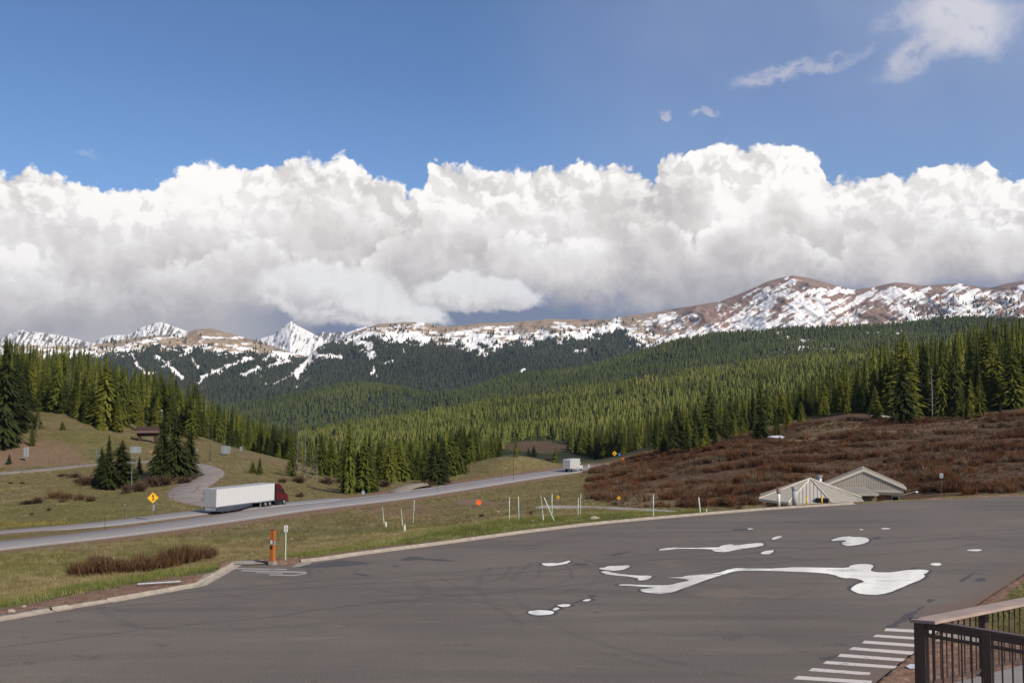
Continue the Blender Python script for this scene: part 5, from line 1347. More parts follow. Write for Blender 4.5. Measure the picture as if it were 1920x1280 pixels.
# ---- crossing trailer rig
m_ribbed, q, b = new_mat('ribbed_trailer_side')
_x = q.sep(obj_pos(q))[1]
rb_ = q.m('PINGPONG', _x, .31)
q.put(b.inputs['Base Color'], q.mix(q.ss(rb_, .012, .04), (.36, .36, .36), (.58, .58, .575))); b.inputs['Roughness'].default_value = .45
m_aero = plain('aero_skirt_plastic', (.12, .135, .175), .35, 0, .1, 1.0, .6)
def wheel(parent, x, y, r=.5, w_=.28, side=1, rimcol=m_chrome):
    e = MB().tube((x - w_ / 2, y, r), (x + w_ / 2, y, r), r, r, 24).build('wheel', m_dark, parent)
    rx = x + side * w_ / 2
    MB().tube((rx - side * .02, y, r), (rx + side * .015, y, r), r * .62, r * .56, 20).build('rim', rimcol, e)
    MB().tube((rx, y, r), (rx + side * .09, y, r), r * .22, r * .15, 12).build('hub', m_chrome, e)
    return e
def semi(loc, rz):
    t = empty('semi_truck', loc, rz, 'white box trailer pulled by a deep red sleeper cab lorry on the highway', 'truck')
    # local axes: +Y forward, +X right side (towards the camera)
    MB().box(-1.3, 1.3, 0, 16.15, 1.12, 4.11, .03).build('trailer_box', m_ribbed, t)
    MB().box(-1.315, 1.315, -.01, 16.16, 1.02, 1.20).build('side_rail', m_greyp, t)
    MB().box(-1.31, 1.31, .02, 16.13, 4.06, 4.135).build('top_rail', m_greyp, t)
    for sx in (-1, 1):
        d = MB().box(sx * .04 if sx > 0 else -1.24, 1.24 if sx > 0 else -.04, -.05, -.003, 1.16, 4.02).build('rear_door', m_greyp, t)
        for hx in (.3, .85): MB().tube((sx * hx, -.08, 1.2), (sx * hx, -.08, 3.98), .022, .022, 6).build('lock_bar', m_steel, d)
        for hz in (1.5, 2.3, 3.1, 3.8): MB().box(sx * 1.14 - .1, sx * 1.14 + .1, -.075, -.05, hz - .05, hz + .05).build('hinge', m_steel, d)
        MB().box(sx * 1.05 - .14, sx * 1.05 + .14, -.06, -.01, 1.02, 1.10).build('tail_light', plain('tail_lamp_red', (.35, .01, .01), .3), t)
    MB().prism([(-1.3, 1.12), (1.3, 1.12), (1.05, .42), (-.2, .30), (-1.05, .42)], 1, .03, .10).build('rear_skirt', plain('rear_skirt_grey', (.30, .32, .35), .5), t)
    MB().box(-1.2, 1.2, -.12, .0, .52, .62).box(-.9, -.82, -.1, 0, .6, 1.05).box(.82, .9, -.1, 0, .6, 1.05).build('bumper_bar', m_steel, t)
    # bulging aero skirt on each side
    for sx in (-1, 1):
        V = []; nx = 26; nz = 7
        bm = bmesh.new(); rows_ = []
        for i in range(nx):
            s_ = i / (nx - 1); y = .1 + 10.4 * s_
            dep = .88 * (1 - (2 * abs(s_ - .36) if s_ < .36 else (s_ - .36) / .64) ** 2.4 * (.35 if s_ < .36 else .86))
            row = []
            for j in range(nz):
                t_ = j / (nz - 1)
                z = 1.14 - dep * t_; x = sx * (1.32 + .12 * math.sin(t_ * 2.2) * math.sin(math.pi * min(1, s_ * .85 + .12)) - .10 * t_ ** 3)
                row.append(bm.verts.new((x, y, z)))
            rows_.append(row)
        for i in range(nx - 1):
            for j in range(nz - 1): bm.faces.new((rows_[i][j], rows_[i + 1][j], rows_[i + 1][j + 1], rows_[i][j + 1]))
        bmesh.ops.solidify(bm, geom=bm.faces[:], thickness=.03)
        mb = MB(); mb.bm.free(); mb.bm = bm
        mb.build('side_skirt', m_aero, t, True)
        MB().box(sx * 1.1 - .06, sx * 1.1 + .06, 12.2, 12.4, .15, 1.1).box(sx * 1.1 - .15, sx * 1.1 + .15, 12.15, 12.45, .1, .15).build('landing_leg', m_steel, t)
        for y in (1.9, 3.15): wheel(t, sx * .92, y, .5, .5, sx)
        for y in (13.6, 14.9): wheel(t, sx * 1.02, y, .51, .55, sx)
        wheel(t, sx * 1.1, 19.35, .51, .30, sx)
    MB().box(-.45, .45, 12.9, 20.3, .62, .95).build('chassis', m_black, t)
    # cab: side outline, then windows, hood, fairings
    out_ = [(16.75, .75), (16.75, 3.75), (17.1, 3.98), (17.9, 3.92), (18.55, 3.55), (18.85, 2.95), (19.15, 2.25), (20.4, 1.85), (20.72, 1.55), (20.78, .62), (20.2, .42), (19.95, .62), (19.85, 1.0), (19.35, 1.15), (18.85, 1.0), (18.72, .55), (17.0, .5)]
    cb = MB().prism(out_, 0, -1.2, 1.2)
    bmesh.ops.bevel(cb.bm, geom=[e for e in cb.bm.edges if abs(e.verts[0].co.x - e.verts[1].co.x) < .01 and abs(e.verts[0].co.x) > 1.1 and max(e.verts[0].co.z, e.verts[1].co.z) > 1.5], offset=.16, segments=3, affect='EDGES')
    cab = cb.build('cab', m_red, t)
    for sx in (-1, 1):
        w_ = MB().prism([(17.95, 2.32), (17.95, 2.95), (18.62, 2.95), (18.98, 2.32)], 0, sx * 1.195, sx * 1.215).build('side_window', m_glass, cab)
        MB().prism([(17.15, 2.5), (17.15, 3.0), (17.6, 3.0), (17.6, 2.5)], 0, sx * 1.195, sx * 1.212).build('sleeper_window', m_glass, cab)
        MB().box(sx * 1.27 - .05, sx * 1.27 + .05, 18.95, 19.15, 2.0, 2.75, .02).box(min(sx * 1.15, sx * 1.3), max(sx * 1.15, sx * 1.3), 19.0, 19.06, 2.7, 2.74).build('mirror', m_black, cab)
        MB().prism([(16.2, .55), (16.2, 3.85), (16.74, 3.85), (16.74, .55)], 0, sx * 1.12, sx * 1.19).build('side_fairing', m_black, cab)
        MB().prism([(16.8, .45), (16.8, 1.05), (18.7, 1.05), (18.7, .45)], 0, sx * 1.202, sx * 1.25).build('step_fairing', m_black, cab)
        MB().box(sx * .95 - .16, sx * .95 + .16, 20.55, 20.74, 1.12, 1.38, .03).build('headlight', m_chrome, cab)
        MB().box(sx * 1.21 - .012, sx * 1.21 + .012, 17.85, 17.87, 1.15, 3.2).build('door_seam', m_black, cab)
    MB().poly([(-1.02, 18.70, 3.33), (1.02, 18.70, 3.33), (1.02, 19.13, 2.40), (-1.02, 19.13, 2.40)]).build('windscreen', m_glass, cab)
    MB().box(-.62, .62, 20.72, 20.80, .75, 1.45).build('grille', m_black, cab)
    MB().box(-1.2, 1.2, 20.62, 20.84, .38, .66, .04).build('bumper', m_black, cab)
    MB().tube((-1.0, 16.5, .9), (-1.0, 16.5, 3.7), .08, .08, 10).build('exhaust_stack', m_chrome, t)
    return t
hl = LINES['hwy'][0]
def road_frame(px, row, side):
    """point on the highway near a pixel with the road's direction; side metres to the left of the centre line"""
    u, v = ray(px, row)
    k = int(np.argmin(np.abs(hl[:, 0] / hl[:, 1] - u))); a, b_ = hl[k], hl[k + 1]
    d = (b_ - a); L = math.hypot(d[0], d[1]); dx_, dy2 = d[0] / L, d[1] / L
    return Vector((a[0] - dy2 * side, a[1] + dx_ * side, a[2] + .02)), math.atan2(-dx_, dy2), math.atan2(d[2], L)
def aim_side(px, row, side):
    """as road_frame but the shifted point is what shows at px"""
    u0 = ray(px, row)[0]; best = None
    for k in range(len(hl) - 1):
        a, b_ = hl[k], hl[k + 1]; d = b_ - a; L = math.hypot(d[0], d[1]); dx_, dy2 = d[0] / L, d[1] / L
        x, y = a[0] - dy2 * side, a[1] + dx_ * side
        e_ = abs(x / y - u0)
        if best is None or e_ < best[0]: best = (e_, Vector((x, y, a[2] + .03)), math.atan2(-dx_, dy2), math.atan2(d[2], L))
    return best[1:]
loc, rz, pit = aim_side(398, 950, 6.2)
sm = semi(loc, rz); sm.rotation_euler[0] = pit
print('SEMI', loc, math.degrees(rz))

# ---- far delivery lorry
loc, rz, pit = aim_side(1064, 876, -2.3)
t = empty('box_truck', loc, rz, 'far white box truck driving away downhill where the highway bends', 'truck'); t.rotation_euler[0] = pit
MB().box(-1.28, 1.28, 0, 8.2, 1.05, 4.0, .03).build('cargo_box', plain('dusty_white', (.48, .48, .47), .6, 0, .12, 1.0), t); t.scale = (.92, .92, .92)
d = MB().box(-1.18, 1.18, -.04, -.002, 1.15, 3.9).build('rear_door', m_greyp, t)
for z in (1.7, 2.3, 2.9, 3.5): MB().box(-1.16, 1.16, -.055, -.042, z, z + .03).build('door_rib', m_steel, d)
cbm = MB().prism([(8.3, .6), (8.3, 2.75), (9.2, 2.8), (9.7, 2.0), (10.9, 1.7), (11.0, .6)], 0, -1.1, 1.1).build('cab', m_white, t)
for sx in (-1, 1):
    MB().prism([(8.6, 1.85), (8.6, 2.5), (9.15, 2.5), (9.5, 1.85)], 0, sx * 1.098, sx * 1.115).build('side_window', m_glass, cbm)
    MB().box(sx * 1.3 - .06, sx * 1.3 + .06, 9.5, 9.6, 1.8, 2.3).build('mirror', m_black, cbm)
    MB().box(sx * 1.0 - .13, sx * 1.0 + .13, -.06, 0, .85, .98).build('tail_light', plain('tail_lamp_red', (.35, .01, .01), .3), t)
    wheel(t, sx * .98, 2.2, .48, .5, sx); wheel(t, sx * .98, 9.7, .48, .28, sx)
    MB().box(sx * 1.15 - .02, sx * 1.15 + .02, 3.3, 7.6, .55, 1.05).build('side_skirt', m_greyp, t)
MB().box(-.4, .4, .2, 10.3, .7, 1.0).build('chassis', m_black, t)

# ------------------------------------------------------------------ signs and posts
def gpos(px, row, lo=None, hi=None): return G.hit(px, row, lo, hi)
def px_h(p, rt, px=960): return CZ + ray(px, rt)[1] * p.y - p.z
def face_cam(p): return math.atan2(p.x, -p.y) if False else -math.atan2(p.x, p.y)
def diamond(mb, r, z, y0=-.012, y1=.012):
    mb.prism([(0, z - r), (r, z), (0, z + r), (-r, z)], 1, y0, y1); return mb
# merge sign
p = gpos(286, 978, 120); h = px_h(p, 922, 286)
t = empty('merge_sign', p, face_cam(p), 'yellow diamond merge sign with a black arrow between ramp and highway', 'road sign')
MB().box(-.04, .04, -.04, .04, -.3, h - .4).build('post', m_post, t)
r_s = 10.5 / F * p.y * 1.0; zc = h - r_s
pl = diamond(MB(), r_s, zc, -.075, -.045).build('sign_plate', m_yellow, t)
ar = MB(); s_ = r_s
def yp(pts): ar.poly([(x * s_, -.079, zc + z * s_) for x, z in pts])
yp([(-.07, -.55), (.07, -.55), (.07, .25), (-.07, .25)]); yp([(-.24, .22), (.24, .22), (0, .62)]); yp([(.07, -.10), (.07, .06), (.32, -.35), (.20, -.42)])
ar.build('arrow_symbol', m_black, pl)
bd = MB()
for a0 in range(4):
    c0, c1 = [(0, -1), (1, 0), (0, 1), (-1, 0)][a0], [(0, -1), (1, 0), (0, 1), (-1, 0)][(a0 + 1) % 4]
    bd.poly([(c0[0] * s_ * .95, -.077, zc + c0[1] * s_ * .95), (c1[0] * s_ * .95, -.077, zc + c1[1] * s_ * .95), (c1[0] * s_ * .90, -.077, zc + c1[1] * s_ * .90), (c0[0] * s_ * .90, -.077, zc + c0[1] * s_ * .90)])
bd.build('border', m_black, pl)
MB().box(-.02, .30, -.07, -.045, h - 2 * r_s - 1.05, h - 2 * r_s - .2).build('lower_plate', m_signback, t)

# parking sign by the totem
def small_sign(px, rb, rt, wpx, hpx, label, plates, name='parking_sign', post=m_gpost, faces=m_white, lo=40, ang=None, marks=True, grp=None):
    p = Vector((*flat(px, rb, .05), .05)) if lo == 'lot' else gpos(px, rb, lo)
    h = px_h(p, rt, px); w_ = wpx / F * p.y / 2; hh_ = hpx / F * p.y
    t = empty(name, p, face_cam(p) if ang is None else ang, label, 'road sign', grp)
    MB().box(-.03, .03, -.02, .02, -.2, h - .02).build('post', post, t)
    z = h
    for k in range(plates):
        pl = MB().box(-w_, w_, -.05, -.035, z - hh_ / plates + .03, z, .004).build('sign_plate', faces, t)
        if marks:
            mk = MB()
            for j, (a, b_) in enumerate(((-.55, .55), (-.35, .35), (-.6, .6))):
                zz = z - (hh_ / plates) * (.25 + .22 * j); mk.poly([(a * w_, -.053, zz), (b_ * w_, -.053, zz), (b_ * w_, -.053, zz - hh_ / plates * .10), (a * w_, -.053, zz - hh_ / plates * .10)])
            mk.build('sign_writing', m_black, pl)
        z -= hh_ / plates
    return t
small_sign(535.5, 1050, 984.5, 7, 13, 'two small white plates on a thin post right of the rust coloured totem', 2, lo='lot')
# totem
p = Vector((*flat(511, 1057.5, .05), .05)); h = px_h(p, 993, 511)
m_tot, q, b = new_mat('rust_orange_timber'); n = q.noise(q.vm('MULTIPLY', obj_pos(q), (1., 1., .15)), 6, 5, .6)
q.put(b.inputs['Base Color'], q.ramp(n, [(.3, (.20, .055, .012)), (.6, (.42, .135, .022))])); b.inputs['Roughness'].default_value = .7
t = empty('totem_post', p, R(-22), 'square rust orange timber totem with small plates beside the lot entrance', 'post')
MB().box(-.22, .22, -.22, .22, -.05, .22, .03).build('concrete_foot', m_conc2, t)
MB().box(-.155, .155, -.155, .155, .22, h, .012).build('shaft', m_tot, t)
MB().box(-.17, .17, -.17, .17, h, h + .03).build('cap', plain('dull_cap', (.10, .05, .03), .7), t)
MB().box(.16, .175, -.09, .09, h - .98, h - .72).build('blue_plate', plain('blue_plate', (.10, .25, .35), .4), t)
MB().box(-.08, .08, -.175, -.16, h - .92, h - .66).build('white_plate', m_white, t)
MB().box(-.08, .08, -.175, -.16, h - 1.24, h - 1.02).build('dark_plate', m_black, t)

# white sign far right
small_sign(1766, 932, 887, 6, 9, 'white plate on a tall brown post at the far lot edge by the scrub', 1, 'white_sign', plain('brown_post', (.16, .10, .07), .7), lo='lot')
# yellow diamonds
def diamond_sign(px, rb, rt, r_px, label, col=m_yellow, lo=90, name='warning_sign', sym=True):
    p = gpos(px, rb, lo); h = px_h(p, rt, px); r_ = r_px / F * p.y
    t = empty(name, p, face_cam(p), label, 'road sign')
    MB().box(-.035, .035, -.03, .03, -.2, h - r_).build('post', m_post, t)
    pl = diamond(MB(), r_, h - r_, -.065, -.04).build('sign_plate', col, t)
    if sym: MB().box(-.10 * r_ * 2, .1 * r_ * 2, -.072, -.066, h - 1.35 * r_, h - .65 * r_).build('sign_symbol', m_black, pl)
    return t
diamond_sign(1046.5, 944, 928, 3.4, 'small yellow diamond sign on a short post behind the white poles', lo=110)
diamond_sign(1160.5, 949, 929, 4, 'small yellow diamond sign before the brown scrub beyond the footpath', lo=110)
diamond_sign(1152.5, 866, 845, 4.6, 'large yellow diamond sign at the highway bend behind the far white truck', lo=280)
diamond_sign(1168.5, 868, 857, 3.4, 'orange sign low at the highway bend right of the blue one', m_orange, 280, 'work_sign', False)
small_sign(1161.5, 867, 849, 4, 5, 'small blue plate on a post between the yellow and orange signs at the bend', 1, 'blue_sign', m_post, plain('sign_blue', (.05, .16, .42), .5), 280, None, False)
p = gpos(897.5, 950, 120); r_ = 5.0 / F * p.y; h = px_h(p, 936.5, 897)
t = empty('orange_marker', p, face_cam(p), 'bright orange round disc above the culvert wall', 'marker')
MB().box(-.03, .03, -.03, .03, -.2, h - r_).build('post', m_post, t)
MB().tube((0, -.06, h - r_), (0, -.03, h - r_), r_, r_, 20).build('disc', m_orange, t)
# culvert wall
a_ = gpos(858, 941, 120); b2 = gpos(925, 948, 120)
dv = b2 - a_; L = math.hypot(dv.x, dv.y)
cc_ = gpos(892, 945, 120); L = 66 / F * cc_.y
t = empty('culvert_wall', cc_, face_cam(cc_) - .12, 'low brown concrete retaining wall on the highway bank behind the orange disc', 'wall')
wl = MB(); wl.prism([(-L / 2, -.5), (L / 2, -.5), (L / 2, .35), (-L * .35, .85), (-L / 2, .55)], 1, -.15, .15); wl.build('wall_panel', plain('brown_concrete', (.20, .145, .115), .9), t)
MB().prism([(-L / 2, .55), (-L * .35, .85), (L / 2, .35), (L / 2, .43), (-L * .35, .93), (-L / 2, .63)], 1, -.2, .2).build('coping', plain('coping_concrete', (.24, .18, .145), .9), t)

# boards seen from behind on the meadow
def back_board(px, rb, rt, wpx, hpx, label, posts=2, lo=200, mat=m_signback, name='guide_sign', cat='road sign'):
    p = gpos(px, rb, lo); h = px_h(p, rt, px); w_ = wpx / F * p.y / 2; hh_ = hpx / F * p.y
    t = empty(name, p, face_cam(p), label, cat)
    for k in range(posts): x = (-.6 + 1.2 * k) * w_ if posts > 1 else 0; MB().box(x - .06, x + .06, -.10, -.02, -.3, h).build('post', m_post, t)
    pl = MB().box(-w_, w_, -.012, .012, h - hh_, h).build('sign_plate', mat, t)
    for k in range(3): zz = h - hh_ * (.2 + .3 * k); MB().box(-w_ * .96, w_ * .96, -.035, -.014, zz - .04, zz + .04).build('stiffener', m_steel, pl)
    return t
back_board(423.5, 854, 836, 16, 14, 'largest grey sign back on two posts on the meadow above the side road', 2)
back_board(254, 864, 837, 19, 12, 'wide grey guide sign on two posts between the roadside spruce pairs', 2)
back_board(368, 852, 840, 5, 9, 'narrow grey sign back right of the tall roadside spruces', 1)
back_board(452, 848, 837, 5, 8, 'smallest grey sign back right of the largest one', 1)
back_board(49, 864, 838, 9, 18, 'tall grey sign back standing on the bare cut bank at the far left', 1)
back_board(187, 866, 848, 7, 9, 'dark green sign back left of the left roadside spruces', 1, mat=plain('dark_green', (.03, .07, .05), .6))
back_board(283, 862, 845, 5, 4, 'small orange sign by the upper side road left of the tall spruces', 1, mat=m_orange)
back_board(180.5, 864, 840, 4, 6, 'dark narrow marker board on the upper side road', 1, mat=m_black)
# fenced box at the highway and far things
for px, rb, rt, lab in ((1104, 882, 870, 'small grey utility cabinet by the far highway shoulder'), (681, 926, 920.5, 'small pale blue box at the highway edge below the dip')):
    p = gpos(px, rb, 150); h = px_h(p, rt, px)
    t = empty('utility_box', p, face_cam(p), lab, 'cabinet')
    MB().box(-.3, .3, -.22, .22, -.1, h, .03).build('body', plain('pale_box', (.45, .47, .46), .6) if px > 900 else plain('blue_box', (.22, .34, .48), .6), t); MB().box(-.34, .34, -.26, .26, h, h + .06).build('lid', m_greyp, t)

# brown shelter
pL, pR = gpos(262, 829, 240), gpos(291, 829, 240); zt = CZ + ray(260, 801)[1] * pL.y
c = (pL + pR) / 2; w_ = (pR - pL).length / 2 + 1.0
t = empty('wooden_shelter', c, face_cam(c), 'dark brown roofed timber information shelter on the hillside behind the tall spruces', 'shelter')
m_br = plain('brown_timber', (.055, .028, .022), .8, 0, .25); m_br2 = plain('brown_fascia', (.13, .085, .072), .7)
H_ = zt - c.z; s1 = 40 / F * c.y / 2
for sx in (-1, 1): MB().box(sx * s1 * .68 - .55, sx * s1 * .68 + .55, -.5, .5, -.4, H_ * .62).build('pier', m_br, t)
MB().prism([(-1.6, H_ * .60), (-1.6, H_ * .74), (1.6, H_ * 1.0), (1.6, H_ * .86)], 0, -s1 * 1.05, s1 * 1.05).build('roof', m_br, t)
MB().box(-s1 * 1.06, s1 * 1.06, -1.72, -1.62, H_ * .62, H_ * .76).build('fascia', m_br2, t)
MB().box(-s1 * .95, s1 * .95, -.3, .3, H_ * .40, H_ * .60).build('beam', m_br, t)
# lamp pole above it
p = gpos(303, 829, 240); h = px_h(p, 770, 303)
t = empty('lamp_pole', p, 0, 'slim pole with a pale lamp head rising over the brown shelter', 'lamp post')
MB().tube((0, 0, -.2), (0, 0, h), .09, .06, 8).build('pole', m_steel, t); MB().box(-.35, .15, -.15, .15, h, h + .25, .04).build('lamp_head', m_wpost, t)
# vehicle-like things on the bare patch far behind
p = gpos(519, 853, 270); t = empty('parked_car', p, R(70), 'small bluish car parked on the bare patch left of the dip', 'car')
cbm = MB().prism([(-2.1, .3), (-2.1, .9), (-1.6, 1.0), (-1.0, 1.5), (.5, 1.5), (1.1, .98), (2.1, .85), (2.1, .3)], 1, -.85, .85).build('body', plain('blue_grey_paint', (.16, .22, .30), .35), t)
for sy in (-1, 1):
    MB().prism([(-1.3, 1.02), (-.9, 1.4), (.4, 1.4), (.9, 1.02)], 1, sy * .852, sy * .87).build('side_window', m_glass, cbm)
    for x in (-1.3, 1.3): MB().tube((x, sy * .7, .32), (x, sy * .9, .32), .32, .32, 14).build('wheel', m_dark, t)
p = gpos(497, 848, 270); t = empty('orange_container', p, R(10), 'rust orange container on the bare patch left of the bluish car', 'container')
MB().box(-1.1, 1.1, -.8, .8, .0, 1.3, .04).build('body', plain('rust_orange', (.36, .12, .05), .7), t); MB().box(-1.15, 1.15, -.85, .85, 1.3, 1.38).build('lid', m_greyp, t)

# delineators and posts along the roads
m_del = plain('dark_delineator', (.055, .045, .038), .7)
def stake(px, rb, rt, label, lo, name='delineator_post', grp='thin delineator posts along the roads', r_=.035, mat=None, head=False):
    p = gpos(px, rb, lo); h = px_h(p, rt, px)
    t = empty(name, p, face_cam(p), label, 'post', grp)
    MB().box(-r_, r_, -r_ * .6, r_ * .6, -.2, h).build('stake', mat or m_del, t)
    if head: MB().box(-.08, .08, -r_ - .02, -r_ * .6 - .002, h - .3, h - .02).build('reflector', m_signback, t)
for a in ((233.5, 975, 944, 'tall dark delineator left of the yellow merge sign on the ramp verge', 125, 1), (196.5, 993, 968, 'dark delineator in the strip between ramp and highway', 115, 0), (324, 938, 924, 'short delineator beside the lower side road', 150, 0), (412.5, 906, 895, 'delineator at the right outside of the side road bend', 190, 0), (369.5, 894, 884, 'delineator inside the side road bend', 200, 0),
          (432, 885, 878, 'delineator at the top right of the side road bend', 210, 0), (591.5, 934, 921, 'dark post with a small box beyond the highway right of the red cab', 170, 1), (820, 925, 899, 'taller of the two close posts on the near highway shoulder', 170, 0), (835, 919.5, 904, 'shorter of the two close posts on the near highway shoulder', 180, 0),
          (940.5, 904, 884, 'post on the near highway shoulder left of the tall thin pole', 200, 0), (955.5, 885, 871, 'short post beyond the highway near the tall thin pole', 230, 0), (1090, 885, 868, 'post just right of the far white truck', 260, 0), (1112.5, 877, 866, 'first of three short posts beyond the far white truck', 270, 1), (1119.5, 877, 862, 'post with a small orange top at the highway bend', 275, 1), (1106, 871, 863, 'white post behind the grey utility cabinet', 280, 0), (91, 872, 855, 'thin stake on the bare bank beside the upper side road', 230, 0), (113, 869, 858, 'second thin stake on the bare bank', 230, 0)):
    stake(a[0], a[1], a[2], a[3], a[4], head=a[5] == 1)
stake(962.5, 902, 818, 'very tall thin dark pole beside the highway before the grassy knoll', 200, 'tall_pole', None, .05)
stake(1146.5, 937, 924, 'weathered stub post in the scrub grass right of the building', 90, 'wooden_stub', None, .07, m_post)

# leaning white and green poles on the verge
WP = 'thin pale poles leaning on the green verge'
def pole(px0, r0, px1, r1, label, kind='g', r_=.043, base=None, D=None):
    p = gpos(px0, r0, 60); y = p.y
    u1, v1 = ray(px1, r1); top = Vector((u1 * y, y, CZ + v1 * y)) - p
    t = empty('leaning_pole', p, 0, label, 'pole', WP)
    m1_, m2_ = (m_gpost, m_wpost) if kind == 'g' else (m_wpost, m_gpost)
    MB().tube(-top * .08, top * .55, r_, r_ * .95, 8).build('lower_pole', m1_ if kind != 'w' else m_gpost, t)
    MB().tube(top * .55, top, r_ * .93, r_ * .85, 8).build('upper_pole', m_gpost if kind == 'gg' else m_wpost, t)
    if base:
        b0 = Vector((base[0] / F * y, -.1, -.1)); MB().tube(b0, b0 + Vector((-.04, 0, base[1] / F * y)), .14, .14, 12).build('base_tube', plain('cream_plastic', (.66, .68, .45), .6), t)
        if base[2]: MB().tube(b0 + Vector((-.04, 0, base[1] / F * y)), b0 + Vector((-.04, 0, base[1] / F * y + .2)), .16, .1, 10).build('tube_cap', m_post, t)
pole(721, 988, 717, 950, 'leftmost leaning pole with a cream tube at its foot', 'gg', base=(3, 11, 0)); pole(756, 998, 752, 953, 'second leaning pole with a capped cream tube at its foot', 'gg', base=(3, 16, 1)); pole(774.5, 980, 777, 937, 'pole leaning right beside the two with cream tubes', 'g')
pole(955, 976, 955, 932, 'upright pole left of the boulder on the verge', 'w'); pole(973, 975, 972, 931, 'upright pole just left of the crossed ones', 'w'); pole(1019, 977, 1017, 955, 'short green pole below the crossed ones', 'gg'); pole(1017, 955, 1014, 928, 'thin pale stick standing at the left of the crossed poles', 'w', .03)
pole(1040, 978, 1020, 932, 'strongly slanted pole crossing in front of the others', 'w'); pole(1035, 965, 1035, 925, 'upright white pole behind the slanted one', 'w', .06); pole(1083.5, 969, 1084.5, 933, 'white topped pole left of the pair by the boulder', 'w'); pole(1088, 968, 1089, 925, 'taller thin pole of the pair by the boulder', 'g', .035)
pole(1225, 970, 1225, 927, 'pole with a doubled upper half standing alone at the kerb', 'w'); pole(1226.5, 948, 1226.5, 940, 'short pale stick clipped to the lone pole at the kerb', 'w', .05); pole(1313, 962, 1310, 932, 'slim pole at the end of the footpath', 'w', .06); pole(1325, 962, 1324.5, 954, 'stub post right of the slim pole at the end of the footpath', 'w', .06)

# boulders
m_rock = plain('pale_boulder', (.36, .29, .22), .95, 0, .35, 3)
def boulder(px, row, wpx, label, hf=.6):
    p = gpos(px, row, 45) if row < 1100 else Vector((*flat(px, row, .05), .05))
    s_ = wpx / F * p.y / 2; bm = bmesh.new(); bmesh.ops.create_icosphere(bm, subdivisions=3, radius=1)
    for v in bm.verts:
        n_ = 1 + .5 * (float(vnoise(v.co.x * 1.7 + px, v.co.y * 1.7 + v.co.z * 2.3, 7)) - .5) + .25 * (float(vnoise(v.co.x * 4 + px, v.co.z * 4 + v.co.y * 3, 8)) - .5)
        v.co *= n_; v.co.z *= hf; v.co.y *= .7
    mb = MB(); mb.bm.free(); mb.bm = bm; o = mb.build('boulder', m_rock); o.location = p; o.scale = (s_,) * 3
    tag(o, label, 'boulder', 'pale boulders on the verges')
for a in ((1115, 974, 20, 'largest pale boulder on the green verge right of the pole pair'), (998, 977, 12, 'round boulder under the dead twig tuft'), (708, 1012, 9, 'pale boulder near the kerb left of the poles'), (268, 1083, 6, 'upright pale stone on the red dirt of the left kerb'), (1063, 977, 8, 'low flat stone between the slanted pole and the largest boulder'), (623, 1029, 9, 'tan stone in the red dirt right of the totem'),
          (45, 1137, 9, 'broken kerb piece in the gully at the left border'), (22, 1146, 14, 'long broken kerb piece at the left border'), (934, 960, 8, 'pale stone on the bank above the poles'), (213, 1047, 7, 'pale stone peeking over the rust willow bushes'), (546, 1011, 7, 'flat pale stone on the slope right of the totem'), (8, 1112, 4, 'small white stone at the left border of the grass')):
    boulder(*a)
p = Vector((*flat(298, 1095, .1), .1)); t_ = MB().tube((-1.2, 0, .05), (1.2, .3, .08), .07, .07, 8).build('loose_pipe', m_steel); t_.location = p; t_.rotation_euler[2] = .15; tag(t_, 'grey pipe lying on the red dirt behind the left kerb', 'pipe')
# snow remnants
m_snow = plain('old_snow', (.66, .66, .68), .9, 0, .06, 2)
def snow_patch(px, row, wpx, label, dpx=3.0, lo=230):
    p = gpos(px, row, lo); s_ = wpx / F * p.y / 2; d_ = dpx * 2.2 / 40 * p.y / 10
    bm = bmesh.new(); bmesh.ops.create_icosphere(bm, subdivisions=3, radius=1)
    for v in bm.verts:
        v.co *= 1 + .5 * (float(vnoise(v.co.x * 2 + px, v.co.y * 2, 3)) - .5)
    mb = MB(); mb.bm.free(); mb.bm = bm; o = mb.build('snow_patch', m_snow, None, True); o.location = p; o.scale = (s_, d_, .45)
    o.rotation_euler[2] = .2; tag(o, label, 'snow patch', 'old snow patches at the forest edges')
for a in ((1306, 832, 18, 'elongated snow patch below the moor edge spruces'), (1456, 820, 30, 'bright snow patch right of the big forward spruce'), (1648, 781, 18, 'thin snow patch at the foot of the right forest'), (1232, 770, 14, 'snow patch on the distant clearing', 2, 500), (1205, 785, 14, 'thin snow line below the distant clearing', 2, 450), (1110, 826, 10, 'thin snow line in the forest behind the far truck', 2, 400), (1887, 753, 6, 'speck of snow inside the right forest')):
    snow_patch(*a)

# ------------------------------------------------------------------ rest area building
m_roof, q, b = new_mat('standing_seam_roof'); n = q.noise(obj_pos(q), .8, 4, .6)
q.put(b.inputs['Base Color'], q.mix(n, (.42, .375, .31), (.52, .47, .39))); b.inputs['Roughness'].default_value = .45; b.inputs['Specular IOR Level'].default_value = .5
m_seam = plain('seam', (.27, .24, .20), .5, 0, .1); m_cap = plain('ridge_cap', (.56, .51, .43), .5, 0, .08)
m_stone, q, b = new_mat('stone_wall'); vr = q.nt.nodes.new('ShaderNodeTexVoronoi'); vr.inputs['Scale'].default_value = 2.2; q.put(vr.inputs['Vector'], obj_pos(q))
q.put(b.inputs['Base Color'], q.mix(.55, q.ramp(q.sep(vr.outputs['Color'])[0], [(.1, (.09, .055, .035)), (.5, (.22, .14, .085)), (.9, (.33, .24, .16))]), (.16, .10, .06))); b.inputs['Roughness'].default_value = .9
